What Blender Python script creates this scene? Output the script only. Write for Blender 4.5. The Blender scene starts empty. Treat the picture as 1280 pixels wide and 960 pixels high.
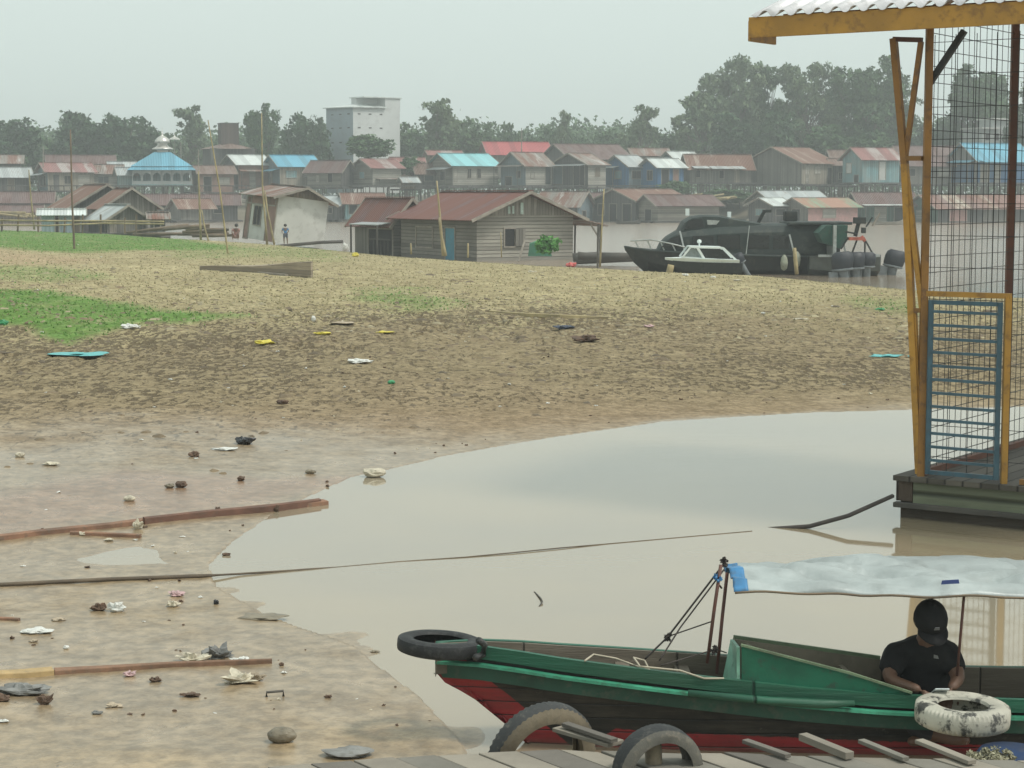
import bpy, bmesh, math, random
import numpy as np
from mathutils import Vector, Matrix, noise as mnoise
random.seed(7); RNG=np.random.RandomState(11)
C=bpy.context.scene.collection
# ---------------------------------------------------------------- camera
H=3.15; F=2400.0; VH=242.0
AL=math.atan((480-VH)/F); CA,SA=math.cos(AL),math.sin(AL)
def ray(u,v):
    a=(u-640)/F; b=(480-v)/F
    return Vector((a, CA+b*SA, -SA+b*CA))
def P(u,v,Y):
    r=ray(u,v); return Vector((0,0,H))+r*(Y/r.y)
def GZ(u,v,z=0.0):
    r=ray(u,v); return Vector((0,0,H))+r*((z-H)/r.z)
cam=bpy.data.cameras.new('camera'); cam.sensor_width=36; cam.lens=36*F/1280; cam.clip_end=6000; cam.clip_start=.1
co=bpy.data.objects.new('camera',cam); co.location=(0,0,H); co.rotation_euler=(math.pi/2-AL,0,0); C.objects.link(co)
bpy.context.scene.camera=co
# ---------------------------------------------------------------- mesh building
WM={}
def wm(o): return WM.get(o.name, Matrix.Identity(4))
def tag(o,label=None,cat=None,group=None,kind=None):
    if label: o['label']=label
    if cat: o['category']=cat
    if group: o['group']=group
    if kind: o['kind']=kind
    return o
def thing(name,label,cat,loc=(0,0,0),rz=0,group=None):
    o=bpy.data.objects.new(name,None); C.objects.link(o); o.empty_display_size=.1
    o.location=loc; o.rotation_euler=(0,0,rz)
    WM[o.name]=Matrix.Translation(Vector(loc))@Matrix.Rotation(rz,4,'Z')
    return tag(o,label,cat,group)
class MB:
    def __init__(s): s.v=[]; s.f=[]; s.m=[]
    def add(s,vs,fs,mi=0):
        n=len(s.v); s.v+= [Vector(p) for p in vs]; s.f+=[tuple(i+n for i in f) for f in fs]; s.m+=[mi]*len(fs); return s
    def box(s,a,b,mi=0,M=None):
        x0,y0,z0=a; x1,y1,z1=b
        vs=[Vector(p) for p in ((x0,y0,z0),(x1,y0,z0),(x1,y1,z0),(x0,y1,z0),(x0,y0,z1),(x1,y0,z1),(x1,y1,z1),(x0,y1,z1))]
        if M: vs=[M@p for p in vs]
        return s.add(vs,[(3,2,1,0),(4,5,6,7),(0,1,5,4),(1,2,6,5),(2,3,7,6),(3,0,4,7)],mi)
    def bar(s,p0,p1,w,h=None,mi=0,up=(0,0,1)):
        h=h or w; p0=Vector(p0);p1=Vector(p1); d=(p1-p0).normalized(); u=Vector(up)
        if abs(d.dot(u))>.95: u=Vector((0,1,0))
        a=d.cross(u).normalized()*w/2; b=a.cross(d).normalized()*h/2
        vs=[p+x for p in (p0,p1) for x in (-a-b,a-b,a+b,-a+b)]
        return s.add(vs,[(0,1,2,3),(7,6,5,4),(0,4,5,1),(1,5,6,2),(2,6,7,3),(3,7,4,0)],mi)
    def tube(s,pts,r,seg=6,mi=0,cap=True):
        pts=[Vector(p) for p in pts]; n=len(pts); rs=r if hasattr(r,'__len__') else [r]*n
        base=len(s.v); d0=None
        for i,p in enumerate(pts):
            d=(pts[min(i+1,n-1)]-pts[max(i-1,0)]).normalized()
            u=Vector((0,0,1)) if abs(d.z)<.9 else Vector((0,1,0))
            a=d.cross(u).normalized(); b=a.cross(d).normalized()
            for k in range(seg):
                t=2*math.pi*k/seg; s.v.append(p+(a*math.cos(t)+b*math.sin(t))*rs[i])
        for i in range(n-1):
            for k in range(seg):
                k2=(k+1)%seg; s.f.append((base+i*seg+k,base+i*seg+k2,base+(i+1)*seg+k2,base+(i+1)*seg+k)); s.m.append(mi)
        if cap:
            s.f.append(tuple(base+k for k in range(seg))[::-1]); s.m.append(mi)
            s.f.append(tuple(base+(n-1)*seg+k for k in range(seg))); s.m.append(mi)
        return s
    def slab(s,q,t,mi=0):
        q=[Vector(p) for p in q]; n=(q[1]-q[0]).cross(q[2]-q[0]).normalized()*t; k=len(q)
        vs=q+[p-n for p in q]
        fs=[tuple(range(k)),tuple(range(2*k-1,k-1,-1))]+[(i,i+k,(i+1)%k+k,(i+1)%k) for i in range(k)]
        return s.add(vs,fs,mi)
    def grid(s,rows,mi=0,closed=False,mfn=None):
        n=len(rows); m=len(rows[0]); base=len(s.v)
        for r in rows: s.v+=[Vector(p) for p in r]
        for i in range(n-1):
            for j in range(m if closed else m-1):
                j2=(j+1)%m; s.f.append((base+i*m+j,base+i*m+j2,base+(i+1)*m+j2,base+(i+1)*m+j)); s.m.append(mfn(i,j) if mfn else mi)
        return s
    def mesh(s,name,mats,inv=None,smooth=False):
        me=bpy.data.meshes.new(name); vs=[inv@p for p in s.v] if inv else s.v
        me.from_pydata([tuple(p) for p in vs],[],s.f)
        for m in (mats if isinstance(mats,(list,tuple)) else [mats]): me.materials.append(m)
        me.polygons.foreach_set('material_index',s.m)
        if smooth: me.polygons.foreach_set('use_smooth',[True]*len(s.f))
        me.update()
        bm=bmesh.new(); bm.from_mesh(me); bmesh.ops.recalc_face_normals(bm,faces=bm.faces); bm.to_mesh(me); bm.free()
        return me
    def build(s,name,mats,parent=None,smooth=False,frame=None,bevel=0):
        W=frame if frame is not None else (wm(parent) if parent else Matrix.Identity(4))
        if parent is None and frame is None and s.v:
            c=sum(s.v,Vector())/len(s.v); c.z=min(p.z for p in s.v); W=Matrix.Translation(c)
        me=s.mesh(name,mats,W.inverted(),smooth)
        o=bpy.data.objects.new(name,me); C.objects.link(o); WM[o.name]=W.copy()
        if parent: o.parent=parent; o.matrix_local=wm(parent).inverted()@W
        else: o.matrix_world=W; o.matrix_local=W
        if bevel:
            b=o.modifiers.new('bevel','BEVEL'); b.width=bevel; b.segments=2; b.limit_method='ANGLE'
        return o
def copy_tree(o,parent=None):
    c=o.copy(); C.objects.link(c)
    if parent: c.parent=parent
    for ch in list(o.children): copy_tree(ch,c)
    return c
# ---------------------------------------------------------------- numpy noise
def vnoise(x,y,seed=0):
    xi=np.floor(x).astype(np.int64); yi=np.floor(y).astype(np.int64); fx=x-xi; fy=y-yi
    fx=fx*fx*(3-2*fx); fy=fy*fy*(3-2*fy)
    def h(a,b):
        n=(a*374761393+b*668265263+seed*974634777)&0x7fffffff
        n=((n^(n>>13))*1274126177)&0x7fffffff; n=n^(n>>16)
        return (n&0xffff)/65535.0
    return (h(xi,yi)*(1-fx)+h(xi+1,yi)*fx)*(1-fy)+(h(xi,yi+1)*(1-fx)+h(xi+1,yi+1)*fx)*fy
def fbm(x,y,o=4,seed=0):
    r=0;a=1;t=0
    for i in range(o): r=r+a*vnoise(x*2**i+i*17.3,y*2**i-i*9.1,seed+i); t+=a; a*=.5
    return r/t*2-1
def sst(x,a,b):
    t=np.clip((x-a)/(b-a),0,1); return t*t*(3-2*t)
# ---------------------------------------------------------------- materials
class NT:
    def __init__(s,name):
        s.m=bpy.data.materials.new(name); s.m.use_nodes=True; s.t=s.m.node_tree; s.n=s.t.nodes; s.l=s.t.links
        s.b=s.n['Principled BSDF']
    def N(s,t,**k):
        n=s.n.new(t)
        for a,v in k.items(): setattr(n,a,v)
        return n
    def L(s,a,b): s.l.new(a,b)
    def S(s,sock,v):
        if isinstance(v,bpy.types.NodeSocket): s.l.new(v,sock)
        else: sock.default_value=v
    def math(s,op,a,b=None,c=None,clamp=False):
        n=s.N('ShaderNodeMath',operation=op,use_clamp=clamp); s.S(n.inputs[0],a)
        if b is not None: s.S(n.inputs[1],b)
        if c is not None: s.S(n.inputs[2],c)
        return n.outputs[0]
    def mix(s,f,a,b,mode='MIX'):
        n=s.N('ShaderNodeMix',data_type='RGBA',blend_type=mode); s.S(n.inputs[0],f)
        s.S(n.inputs[6],a if isinstance(a,bpy.types.NodeSocket) else (*a,1)); s.S(n.inputs[7],b if isinstance(b,bpy.types.NodeSocket) else (*b,1))
        return n.outputs[2]
    def noise(s,vec,scale,detail=4,rough=.55,dist=0):
        n=s.N('ShaderNodeTexNoise'); s.S(n.inputs['Vector'],vec); n.inputs['Scale'].default_value=scale; n.inputs['Detail'].default_value=detail
        n.inputs['Roughness'].default_value=rough; n.inputs['Distortion'].default_value=dist; return n.outputs[0]
    def ramp(s,x,a,b,lo=0.,hi=1.):
        n=s.N('ShaderNodeMapRange'); n.interpolation_type='SMOOTHSTEP'; s.S(n.inputs[0],x); n.inputs[1].default_value=a; n.inputs[2].default_value=b; n.inputs[3].default_value=lo; n.inputs[4].default_value=hi; return n.outputs[0]
    def coord(s,scale=(1,1,1)):
        t=s.N('ShaderNodeTexCoord'); 
        oi=s.N('ShaderNodeObjectInfo')
        mp=s.N('ShaderNodeMapping'); s.L(t.outputs['Object'],mp.inputs[0]); mp.inputs['Scale'].default_value=scale
        r=s.math('MULTIPLY',oi.outputs['Random'],37.0); c=s.N('ShaderNodeCombineXYZ'); s.L(r,c.inputs[0]); s.L(r,c.inputs[1]); s.L(r,c.inputs[2])
        s.L(c.outputs[0],mp.inputs['Location'])
        return mp.outputs[0]
    def sep(s):
        t=s.N('ShaderNodeTexCoord'); x=s.N('ShaderNodeSeparateXYZ'); s.L(t.outputs['Object'],x.inputs[0]); return x.outputs
    def bump(s,h,strength=.3,dist=.02):
        n=s.N('ShaderNodeBump'); n.inputs['Strength'].default_value=strength; n.inputs['Distance'].default_value=dist; s.L(h,n.inputs['Height']); s.L(n.outputs[0],s.b.inputs['Normal'])
    def end(s,col,rough=.8,metal=0):
        s.S(s.b.inputs['Base Color'],col if isinstance(col,bpy.types.NodeSocket) else (*col,1)); s.S(s.b.inputs['Roughness'],rough); s.S(s.b.inputs['Metallic'],metal); return s.m
def dk(c,k): return tuple(x*k for x in c)
def m_plain(name,col,rough=.7,metal=0,var=.35,scale=4,bump=.15,dirt=(.10,.085,.065),dirtamt=.35,dt=(.5,.68)):
    n=NT(name); c=n.coord(); a=n.noise(c,scale); d=n.noise(c,scale*3.7,6,.65)
    k=n.mix(n.ramp(a,.3,.7),dk(col,1-var),dk(col,1+var*.4)); k=n.mix(n.ramp(d,dt[0],dt[1],0,dirtamt),k,dirt)
    n.bump(d,bump,.02); return n.end(k,n.ramp(a,.2,.8,max(.05,rough-.12),min(1,rough+.12)),metal)
def m_planks(name,col,ax='v',w=.18,dark=.35,seam=.1,var=.45,bump=.6,rough=.85,tint=None):
    n=NT(name); s=n.sep(); c=n.coord((1,1,1))
    t=n.math('ADD',s[0],s[1]) if ax=='v' else s[2]
    if ax=='x': t=s[0]
    if ax=='y': t=s[1]
    q=n.math('ADD',n.math('DIVIDE',t,w),.37); fl=n.math('FLOOR',q); fr=n.math('FRACT',q)
    wn=n.N('ShaderNodeTexWhiteNoise',noise_dimensions='1D'); n.L(fl,wn.inputs['W'])
    st=n.coord((7,7,.7) if ax=='v' else (.8,.8,9)); g=n.noise(st,2.2,6,.7)
    big=n.noise(c,.55,4)
    k=n.mix(wn.outputs[0],dk(col,1-var),dk(col,1+var*.45)); k=n.mix(n.ramp(g,.35,.75,0,.6),k,dk(col,.45))
    k=n.mix(n.ramp(big,.42,.7,0,.55),k,tint or dk(col,.55))
    sm=n.math('MINIMUM',fr,n.math('SUBTRACT',1.0,fr)); sm=n.ramp(sm,0,seam)
    k=n.mix(sm,dk(col,.22),k); n.bump(n.math('ADD',sm,n.math('MULTIPLY',g,.5)),bump,.03); return n.end(k,rough)
def m_roof(name,col,rust=(.16,.065,.04),amt=.5,corr=.2,rough=.6,sheet=.8,pale=None,metal=0.0):
    n=NT(name); s=n.sep(); c=n.coord((1,.25,.25)); q=n.math('DIVIDE',s[0],sheet); fl=n.math('FLOOR',q)
    wn=n.N('ShaderNodeTexWhiteNoise',noise_dimensions='1D'); n.L(fl,wn.inputs['W'])
    a=n.noise(c,.9,5,.65,.6); b=n.noise(n.coord((4,.7,.7)),1.5,6,.7)
    k=n.mix(wn.outputs[0],dk(col,.78),dk(col,1.18))
    if pale: k=n.mix(n.ramp(wn.outputs[0],.72,.76,0,.85),k,pale)
    th=.72-.42*amt; r=n.math('ADD',n.math('MULTIPLY',a,.6),n.math('MULTIPLY',b,.4))
    r=n.math('ADD',r,n.math('MULTIPLY',wn.outputs[0],.12)); k=n.mix(n.ramp(r,th-.08,th+.1,0,.92 if amt>0 else 0),k,rust)
    k=n.mix(n.ramp(b,.55,.8,0,.35),k,dk(rust,.6))
    w=n.N('ShaderNodeMath',operation='SINE'); n.L(n.math('MULTIPLY',s[0],2*math.pi/corr),w.inputs[0])
    n.bump(w.outputs[0],.6,.03); return n.end(k,n.ramp(r,th-.1,th+.1,rough-.15,.85),metal)
# ---------------------------------------------------------------- terrain
def gxy(u,v,z=0.): p=GZ(u,v,z); return (p.x,p.y)
Npx=[(1600,500),(1280,508),(1000,516),(830,527),(700,545),(560,569),(480,588),(440,596),(400,614),(345,640),(290,678),(262,705),(268,735),(330,770),(440,810),(520,870),(575,930),(620,1010),(640,1400)]
NL=[(120,30),(60,28.5)]+[gxy(*p) for p in Npx]
def at(u,d): return ((u-640)/2400*d,d)
FL=[(-120,150),at(-500,150),at(0,140),at(200,126),at(400,109),at(600,86),at(700,79),at(780,75),at(1000,70),at(1140,63),at(1280,58),at(1600,50),(60,42),(120,38)]
POLY=np.array(NL+[(-1,3.2),(-60,3.2),(-120,20)]+FL)
def seg_dist(x,y,L):
    best=np.full(x.shape,1e9)
    for (ax,ay),(bx,by) in zip(L[:-1],L[1:]):
        dx,dy=bx-ax,by-ay; t=np.clip(((x-ax)*dx+(y-ay)*dy)/(dx*dx+dy*dy),0,1)
        best=np.minimum(best,np.hypot(x-ax-t*dx,y-ay-t*dy))
    return best
def inside(x,y):
    r=np.zeros(x.shape,bool); n=len(POLY); j=n-1
    for i in range(n):
        xi,yi=POLY[i]; xj,yj=POLY[j]
        if yi!=yj: r^=((yi>y)!=(yj>y))&(x<(xj-xi)*(y-yi)/(yj-yi)+xi)
        j=i
    return r
def terrain(x,y):
    x=np.asarray(x,float); y=np.asarray(y,float)
    dn=seg_dist(x,y,NL); df=seg_dist(x,y,FL); ins=inside(x,y)
    u=640+2400*x/np.maximum(y,1); cap=np.interp(u,[0,400,640,900,1280],[.85,.6,.48,.36,.28])
    nr=1-sst(y,15.5,19.5); a=.034*dn+.006*np.maximum(dn-9,0); a=a*(1-nr)+nr*(.015+.012*dn); b=.1*df; k=.08
    m=-k*np.log(np.exp(-np.minimum(a,3)/k)+np.exp(-np.minimum(b,3)/k)+np.exp(-cap/k))
    n1=fbm(x/3.0,y/3.0,4,3); n2=fbm(x/.55,y/.55,4,9); n3=fbm(x/14,y/14,3,5)
    w=sst(dn,0,6)
    # footprint and clod relief in the trampled belt
    belt=sst(y,20,32)*(1-sst(y,62,80))*sst(dn,5,12)
    pit=np.clip(fbm(x/.30,y/.60,3,51)-.02,0,1)
    zi=m+.008+n1*(.010+.035*w)+n2*(.005+.014*w)+n3*.05*w - belt*pit*.13
    near=1-sst(y,17,24); low=near*(1-sst(dn,2,7)); zi=zi+ nr*(n1*.05+n2*.012)*sst(dn,-1.,1.2)
    zo=-(.05*(1-nr)+.014*nr)*np.minimum(dn,df)-.008*(1-nr)+(n1*.05+n2*.014)*np.exp(-dn/2.2)*nr+n1*.015*np.exp(-dn/3)*(1-nr)
    return np.where(ins,zi,zo)
def tz(x,y): return float(terrain(np.array([x]),np.array([y]))[0])
def G(u,v):
    z=.2
    for _ in range(12):
        p=GZ(u,v,z); zz=max(0.,tz(p.x,p.y))
        if abs(zz-z)<.002: break
        z=z*.4+zz*.6
    return Vector((p.x,p.y,max(tz(p.x,p.y),-.005)))
def npmesh(name,V,Fq,mat,smooth=True):
    me=bpy.data.meshes.new(name); me.vertices.add(len(V)); me.vertices.foreach_set('co',np.ascontiguousarray(V,dtype=np.float32).ravel())
    k=Fq.shape[1]; me.loops.add(Fq.size); me.loops.foreach_set('vertex_index',Fq.astype(np.int32).ravel())
    me.polygons.add(len(Fq)); me.polygons.foreach_set('loop_start',np.arange(0,Fq.size,k,dtype=np.int32)); me.polygons.foreach_set('loop_total',np.full(len(Fq),k,np.int32))
    me.polygons.foreach_set('use_smooth',np.full(len(Fq),smooth)); me.materials.append(mat); me.update(calc_edges=True); return me
def link(name,me,parent=None):
    o=bpy.data.objects.new(name,me); C.objects.link(o)
    if parent: o.parent=parent
    return o
na,nd=560,860
ang=np.tan(np.linspace(-.36,.36,na)); ds=np.exp(np.linspace(math.log(4),math.log(165),nd))
A,D=np.meshgrid(ang,ds); X=A*D; Y=D; Z=terrain(X,Y)
# zone colours (the ground's own colours plus painted pit shade, in linear)
U=640+2400*A; V=VH+2400*(H-np.maximum(Z,0))/D
def poly_mask(pts,soft,sx=.25):
    L=[(p[0]*sx,p[1]) for p in pts]; L=L+[L[0]]; x=U*sx; y=V
    d=seg_dist(x,y,L); r=np.zeros(x.shape,bool); n=len(L)-1; j=n-1
    for i in range(n):
        xi,yi=L[i]; xj,yj=L[j]
        if yi!=yj: r^=((yi>y)!=(yj>y))&(x<(xj-xi)*(y-yi)/(yj-yi)+xi)
        j=i
    return np.where(r,d,-d)/soft
nA=fbm(X/2.5,Y/2.5,5,31); nB=fbm(X/.5,Y/.8,4,37); nC=fbm(X/7,Y/7,4,41)
def msk(pts,soft,sx=.25): return np.clip(.5+poly_mask(pts,soft,sx)+nA*.9+nB*.35,0,1)
Fp=lambda *c: np.array(c)
dry=Fp(.325,.282,.172); straw=Fp(.41,.36,.225); brown=Fp(.255,.21,.135); wet=Fp(.265,.205,.138); green=Fp(.11,.22,.05); redm=Fp(.24,.135,.085); pink=Fp(.40,.31,.21)
def lerp(a,b,t): return a*(1-t[...,None])+b*t[...,None]
col=np.broadcast_to(brown,X.shape+(3,)).copy()
tdry=np.clip(1-(V-np.interp(U,[0,400,800,1280],[400,372,362,372]))/45+nA*.5,0,1)
col=lerp(col,dry,tdry); col=lerp(col,straw,np.clip(tdry*(.3+nB*1.0+nC*.8),0,1))
twet=np.clip((V-np.interp(U,[0,300,640,1280],[480,470,455,470]))/70+nA*.35,0,1)
col=lerp(col,wet,twet)
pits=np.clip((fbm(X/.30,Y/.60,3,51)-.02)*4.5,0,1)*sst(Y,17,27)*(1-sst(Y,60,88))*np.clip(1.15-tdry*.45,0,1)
col=lerp(col,Fp(.10,.072,.042),np.clip(pits*.12,0,1))  # hollows darkened in colour, for wet mud and for shade in the pits
gm=np.maximum(msk([(-300,282),(0,284),(100,287),(170,292),(240,300),(330,312),(200,312),(90,316),(0,309),(-300,306)],4),
   msk([(-300,355),(0,358),(60,361),(140,374),(200,384),(300,393),(240,401),(170,403),(130,412),(80,428),(30,408),(-300,395)],6))
gm2=np.maximum(msk([(430,360),(520,362),(570,378),(530,388),(450,376)],9)*.55, msk([(0,326),(60,330),(120,345),(40,350),(-50,345)],8)*.5)
gm2=np.maximum(gm2,msk([(180,300),(420,310),(430,325),(220,322)],8)*.35); gm2=np.maximum(gm2,msk([(1060,372),(1150,376),(1150,392),(1070,384)],8)*.4)
col=lerp(col,green,np.clip(np.maximum(gm,gm2)*(.94-.5*np.clip(nB,0,1)),0,1)); GM=np.maximum(gm,gm2)
col=lerp(col,pink,np.clip(msk([(-200,313),(0,312),(70,318),(140,326),(40,332),(-200,328)],5)*.8,0,1))
col=lerp(col,redm,np.clip(msk([(60,610),(150,592),(320,600),(430,600),(300,628),(100,655),(0,670),(-100,640)],14)*.6,0,1))
near_yel=np.clip((V-640)/140,0,1)*np.clip(nA*2.2+nB*.6+.15,0,1)
col=lerp(col,Fp(.30,.225,.135),near_yel*.6)
wetf=np.clip(sst(V,462,640)*1.0-np.clip(Z-.2,0,1)*.8 + (nC*.9+nA*.5)*sst(V,450,520)-near_yel*.45,0,1); wetf=np.maximum(wetf,1-sst(Z,.0,.02))
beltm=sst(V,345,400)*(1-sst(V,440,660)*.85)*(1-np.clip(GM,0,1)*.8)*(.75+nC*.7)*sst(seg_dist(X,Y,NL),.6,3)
n=NT('mud_ground')
at_=n.N('ShaderNodeAttribute',attribute_name='zone'); aw=n.N('ShaderNodeAttribute',attribute_name='wetness')
tc=n.N('ShaderNodeTexCoord'); o=tc.outputs['Object']
f1=n.noise(o,9,5,.7); f2=n.noise(o,2.2,6,.65); f3=n.noise(o,28,3,.7)
k=n.mix(n.ramp(f1,.3,.7,0,.8),at_.outputs['Color'],dk((1,1,1),1)); 
k=n.mix(1.0,at_.outputs['Color'],n.mix(n.ramp(f1,.32,.68),(.66,.64,.6),(1.22,1.2,1.16)),'MULTIPLY')
k=n.mix(1.0,k,n.mix(n.ramp(f2,.3,.7),(.82,.8,.76),(1.12,1.12,1.1)),'MULTIPLY')
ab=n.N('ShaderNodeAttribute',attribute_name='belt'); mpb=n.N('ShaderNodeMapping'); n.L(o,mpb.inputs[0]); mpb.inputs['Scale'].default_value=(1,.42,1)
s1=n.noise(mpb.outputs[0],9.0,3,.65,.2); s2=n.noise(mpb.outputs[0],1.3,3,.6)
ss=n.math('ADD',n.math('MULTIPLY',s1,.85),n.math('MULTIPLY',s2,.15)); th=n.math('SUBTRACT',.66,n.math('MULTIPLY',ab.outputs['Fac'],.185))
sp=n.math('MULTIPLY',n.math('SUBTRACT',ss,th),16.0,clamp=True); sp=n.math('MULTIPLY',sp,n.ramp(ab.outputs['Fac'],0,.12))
k=n.mix(n.math('MULTIPLY',sp,.8),k,(.085,.064,.04))  # dark speckle paints wet, shaded footprint holes into the colour
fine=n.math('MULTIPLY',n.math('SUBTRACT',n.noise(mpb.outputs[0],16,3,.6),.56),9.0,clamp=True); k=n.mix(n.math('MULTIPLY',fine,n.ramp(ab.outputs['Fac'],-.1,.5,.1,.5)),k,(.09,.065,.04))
hh=n.math('ADD',n.math('MULTIPLY',f1,.7),n.math('ADD',n.math('MULTIPLY',f3,.25),f2))
hh=n.math('SUBTRACT',hh,n.math('MULTIPLY',sp,.9))
bp=n.N('ShaderNodeBump'); bp.inputs['Distance'].default_value=.05; n.L(hh,bp.inputs['Height']); n.L(n.ramp(aw.outputs['Fac'],0,1,.8,.12),bp.inputs['Strength']); n.L(bp.outputs[0],n.b.inputs['Normal'])
wr=n.math('ADD',aw.outputs['Fac'],n.math('MULTIPLY',n.math('SUBTRACT',f2,.5),.5))
n.end(k,n.ramp(wr,.1,1.1,.92,.27)); n.S(n.b.inputs['Specular IOR Level'],n.ramp(wr,.1,1.0,.1,.55)); MUD=n.m
def grid_faces(r,c):
    i=np.arange((r-1)*(c-1)); a=(i//(c-1))*c+i%(c-1); return np.stack([a,a+1,a+c+1,a+c],1)
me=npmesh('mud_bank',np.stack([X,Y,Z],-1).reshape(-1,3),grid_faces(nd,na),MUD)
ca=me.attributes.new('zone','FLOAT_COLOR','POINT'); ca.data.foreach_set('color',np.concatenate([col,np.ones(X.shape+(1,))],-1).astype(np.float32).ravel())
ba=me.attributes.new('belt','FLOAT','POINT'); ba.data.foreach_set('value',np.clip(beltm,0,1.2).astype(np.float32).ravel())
wa=me.attributes.new('wetness','FLOAT','POINT'); wa.data.foreach_set('value',wetf.astype(np.float32).ravel())
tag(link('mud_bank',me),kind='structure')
# river bed and far bank, one sheet out to the horizon
n=NT('far_soil'); f=n.noise(n.coord(),.5,6); n.end(n.mix(f,(.10,.085,.06),(.2,.17,.12)),.95); SOIL=n.m
ys=[-40,0,140,165,200,217,221,226,229,240,300,400,880]; zs=[-1.5,-1.5,-1.9,-1.6,-1.6,-1.2,-.2,1.1,1.9,2.1,2.3,2.5,2.8]
mb=MB(); xs=np.linspace(-400,400,60); mb.grid([[(x,y,z+(.35*mnoise.noise(Vector((x/9,y/9,0))) if y>205 else 0)) for x in xs] for y,z in zip(ys,zs)])
tag(mb.build('far_bank',SOIL,frame=Matrix.Identity(4),smooth=True),kind='structure')
# river water
n=NT('river_water'); tc=n.N('ShaderNodeTexCoord'); o=tc.outputs['Object']; sx=n.N('ShaderNodeSeparateXYZ'); n.L(o,sx.inputs[0]); y=sx.outputs[1]
mp=n.N('ShaderNodeMapping'); n.L(o,mp.inputs[0]); mp.inputs['Scale'].default_value=(.55,1,1)
w1=n.noise(mp.outputs[0],1.1,5,.6); w2=n.noise(mp.outputs[0],5.5,3,.55); sm=n.noise(o,.12,3,.5)
far=n.ramp(y,48,90); h=n.math('ADD',n.math('MULTIPLY',w1,.9),n.math('MULTIPLY',w2,.16))
bp=n.N('ShaderNodeBump'); bp.inputs['Distance'].default_value=.12; n.L(h,bp.inputs['Height'])
n.L(n.math('ADD',n.math('MULTIPLY',far,.55),n.math('ADD',.006,n.math('MULTIPLY',n.ramp(sm,.45,.62),.028))),bp.inputs['Strength']); n.L(bp.outputs[0],n.b.inputs['Normal'])
big=n.noise(o,.22,3); k=n.mix(n.ramp(big,.35,.65),(.29,.235,.155),(.25,.21,.15)); k=n.mix(far,k,(.30,.235,.175))
n.end(k,n.ramp(y,30,120,.05,.16)); n.b.inputs['IOR'].default_value=1.75; WATER=n.m
mb=MB(); mb.add([(-400,-40,0),(400,-40,0),(400,232,0),(-400,232,0)],[(0,1,2,3)]); tag(mb.build('river_water',WATER,frame=Matrix.Identity(4)),kind='structure')
# clods of trampled mud, grass blades
def lumps(name,n,vr,sizef,mat,label,cat,seed,cond=None,flat=.4):
    r=np.random.RandomState(seed); ur=r.uniform(-60,1340,n); vv=r.uniform(vr[0],vr[1],n)
    d=2400*(H-.25)/(vv-VH); x=(ur-640)/2400*d; z=terrain(x,d); V2=VH+2400*(H-z)/d
    ok=inside(x,d)&(seg_dist(x,d,NL)>1.2)&(seg_dist(x,d,FL)>1.5)&(fbm(x/2.2,d/2.2,3,77)>r.uniform(-.6,.3,n))
    ok&=r.uniform(0,1,n)<(1-sst(V2,395,560)*.985)
    x,d,z=x[ok],d[ok],z[ok]; m=len(x)
    base=np.array([(1,0,0),(.4,.9,0),(-.7,.7,0),(-1,-.2,0),(-.3,-1,0),(.8,-.7,0),(.45,.1,1),(-.35,.25,.85),(-.1,-.45,.7)],float)
    fs=np.array([(0,1,6),(1,7,6),(1,2,7),(2,3,7),(3,8,7),(3,4,8),(4,5,8),(5,6,8),(5,0,6),(6,7,8)])
    s=sizef(r,m); a=r.uniform(0,6.28,m); vs=base[None]*(1+r.uniform(-.25,.25,(m,9,3)))*np.stack([s*r.uniform(.8,1.6,m),s,s*flat],-1)[:,None]
    ca_,sa_=np.cos(a)[:,None],np.sin(a)[:,None]; vx=vs[...,0]*ca_-vs[...,1]*sa_; vy=vs[...,0]*sa_+vs[...,1]*ca_
    VV=np.stack([vx+x[:,None],vy+d[:,None],vs[...,2]+z[:,None]-.01],-1).reshape(-1,3)
    FF=(fs[None]+(np.arange(m)*9)[:,None,None]).reshape(-1,3)
    ob=link(name,npmesh(name,VV,FF,mat,False)); return tag(ob,label,cat,kind='stuff')
CLOD=m_plain('mud_clod',(.16,.118,.068),.75,var=.5,scale=1.2); CLOD2=m_plain('dry_clod',(.31,.27,.17),.9,var=.4,scale=1.5)
lumps('mud_clods',15000,(345,600),lambda r,m:r.gamma(2.0,.015,m)+.012,CLOD,'dark clods of trodden mud across the belt of the bank','mud',5)
lumps('dry_clods',6000,(300,430),lambda r,m:r.gamma(2.0,.014,m)+.012,CLOD2,'pale crumbs of dried earth on the upper bank','earth',6)
def blades(name,n,seed,mat,sel,hr,label):
    r=np.random.RandomState(seed); ii=r.choice(na*nd,n*6); wgt=sel.ravel()[ii]*(D.ravel()[ii]/60)**.3
    ii=ii[r.uniform(0,1,len(ii))<wgt*.9][:n]; m=len(ii); x=X.ravel()[ii]+r.uniform(-.3,.3,m); y=Y.ravel()[ii]+r.uniform(-.4,.4,m); z=terrain(x,y)
    h=r.uniform(hr[0],hr[1],m); a=r.uniform(0,6.28,m); w=r.uniform(.02,.05,m); lx=r.uniform(-.5,.5,m)*h; ly=r.uniform(-.5,.5,m)*h
    VV=np.stack([np.stack([x-w*np.cos(a),y-w*np.sin(a),z-.01],-1),np.stack([x+w*np.cos(a),y+w*np.sin(a),z-.01],-1),np.stack([x+lx,y+ly,z+h],-1)],1).reshape(-1,3)
    ob=link(name,npmesh(name,VV,np.arange(3*m).reshape(-1,3),mat,False)); return tag(ob,label,'grass',kind='stuff')
n=NT('grass_blade'); f=n.noise(n.coord(),.6,3); n.end(n.mix(f,(.07,.17,.03),(.14,.27,.05)),.6); GR=n.m
n=NT('straw_blade'); f=n.noise(n.coord(),.6,3); n.end(n.mix(f,(.24,.215,.115),(.36,.32,.185)),.8); ST=n.m
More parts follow.
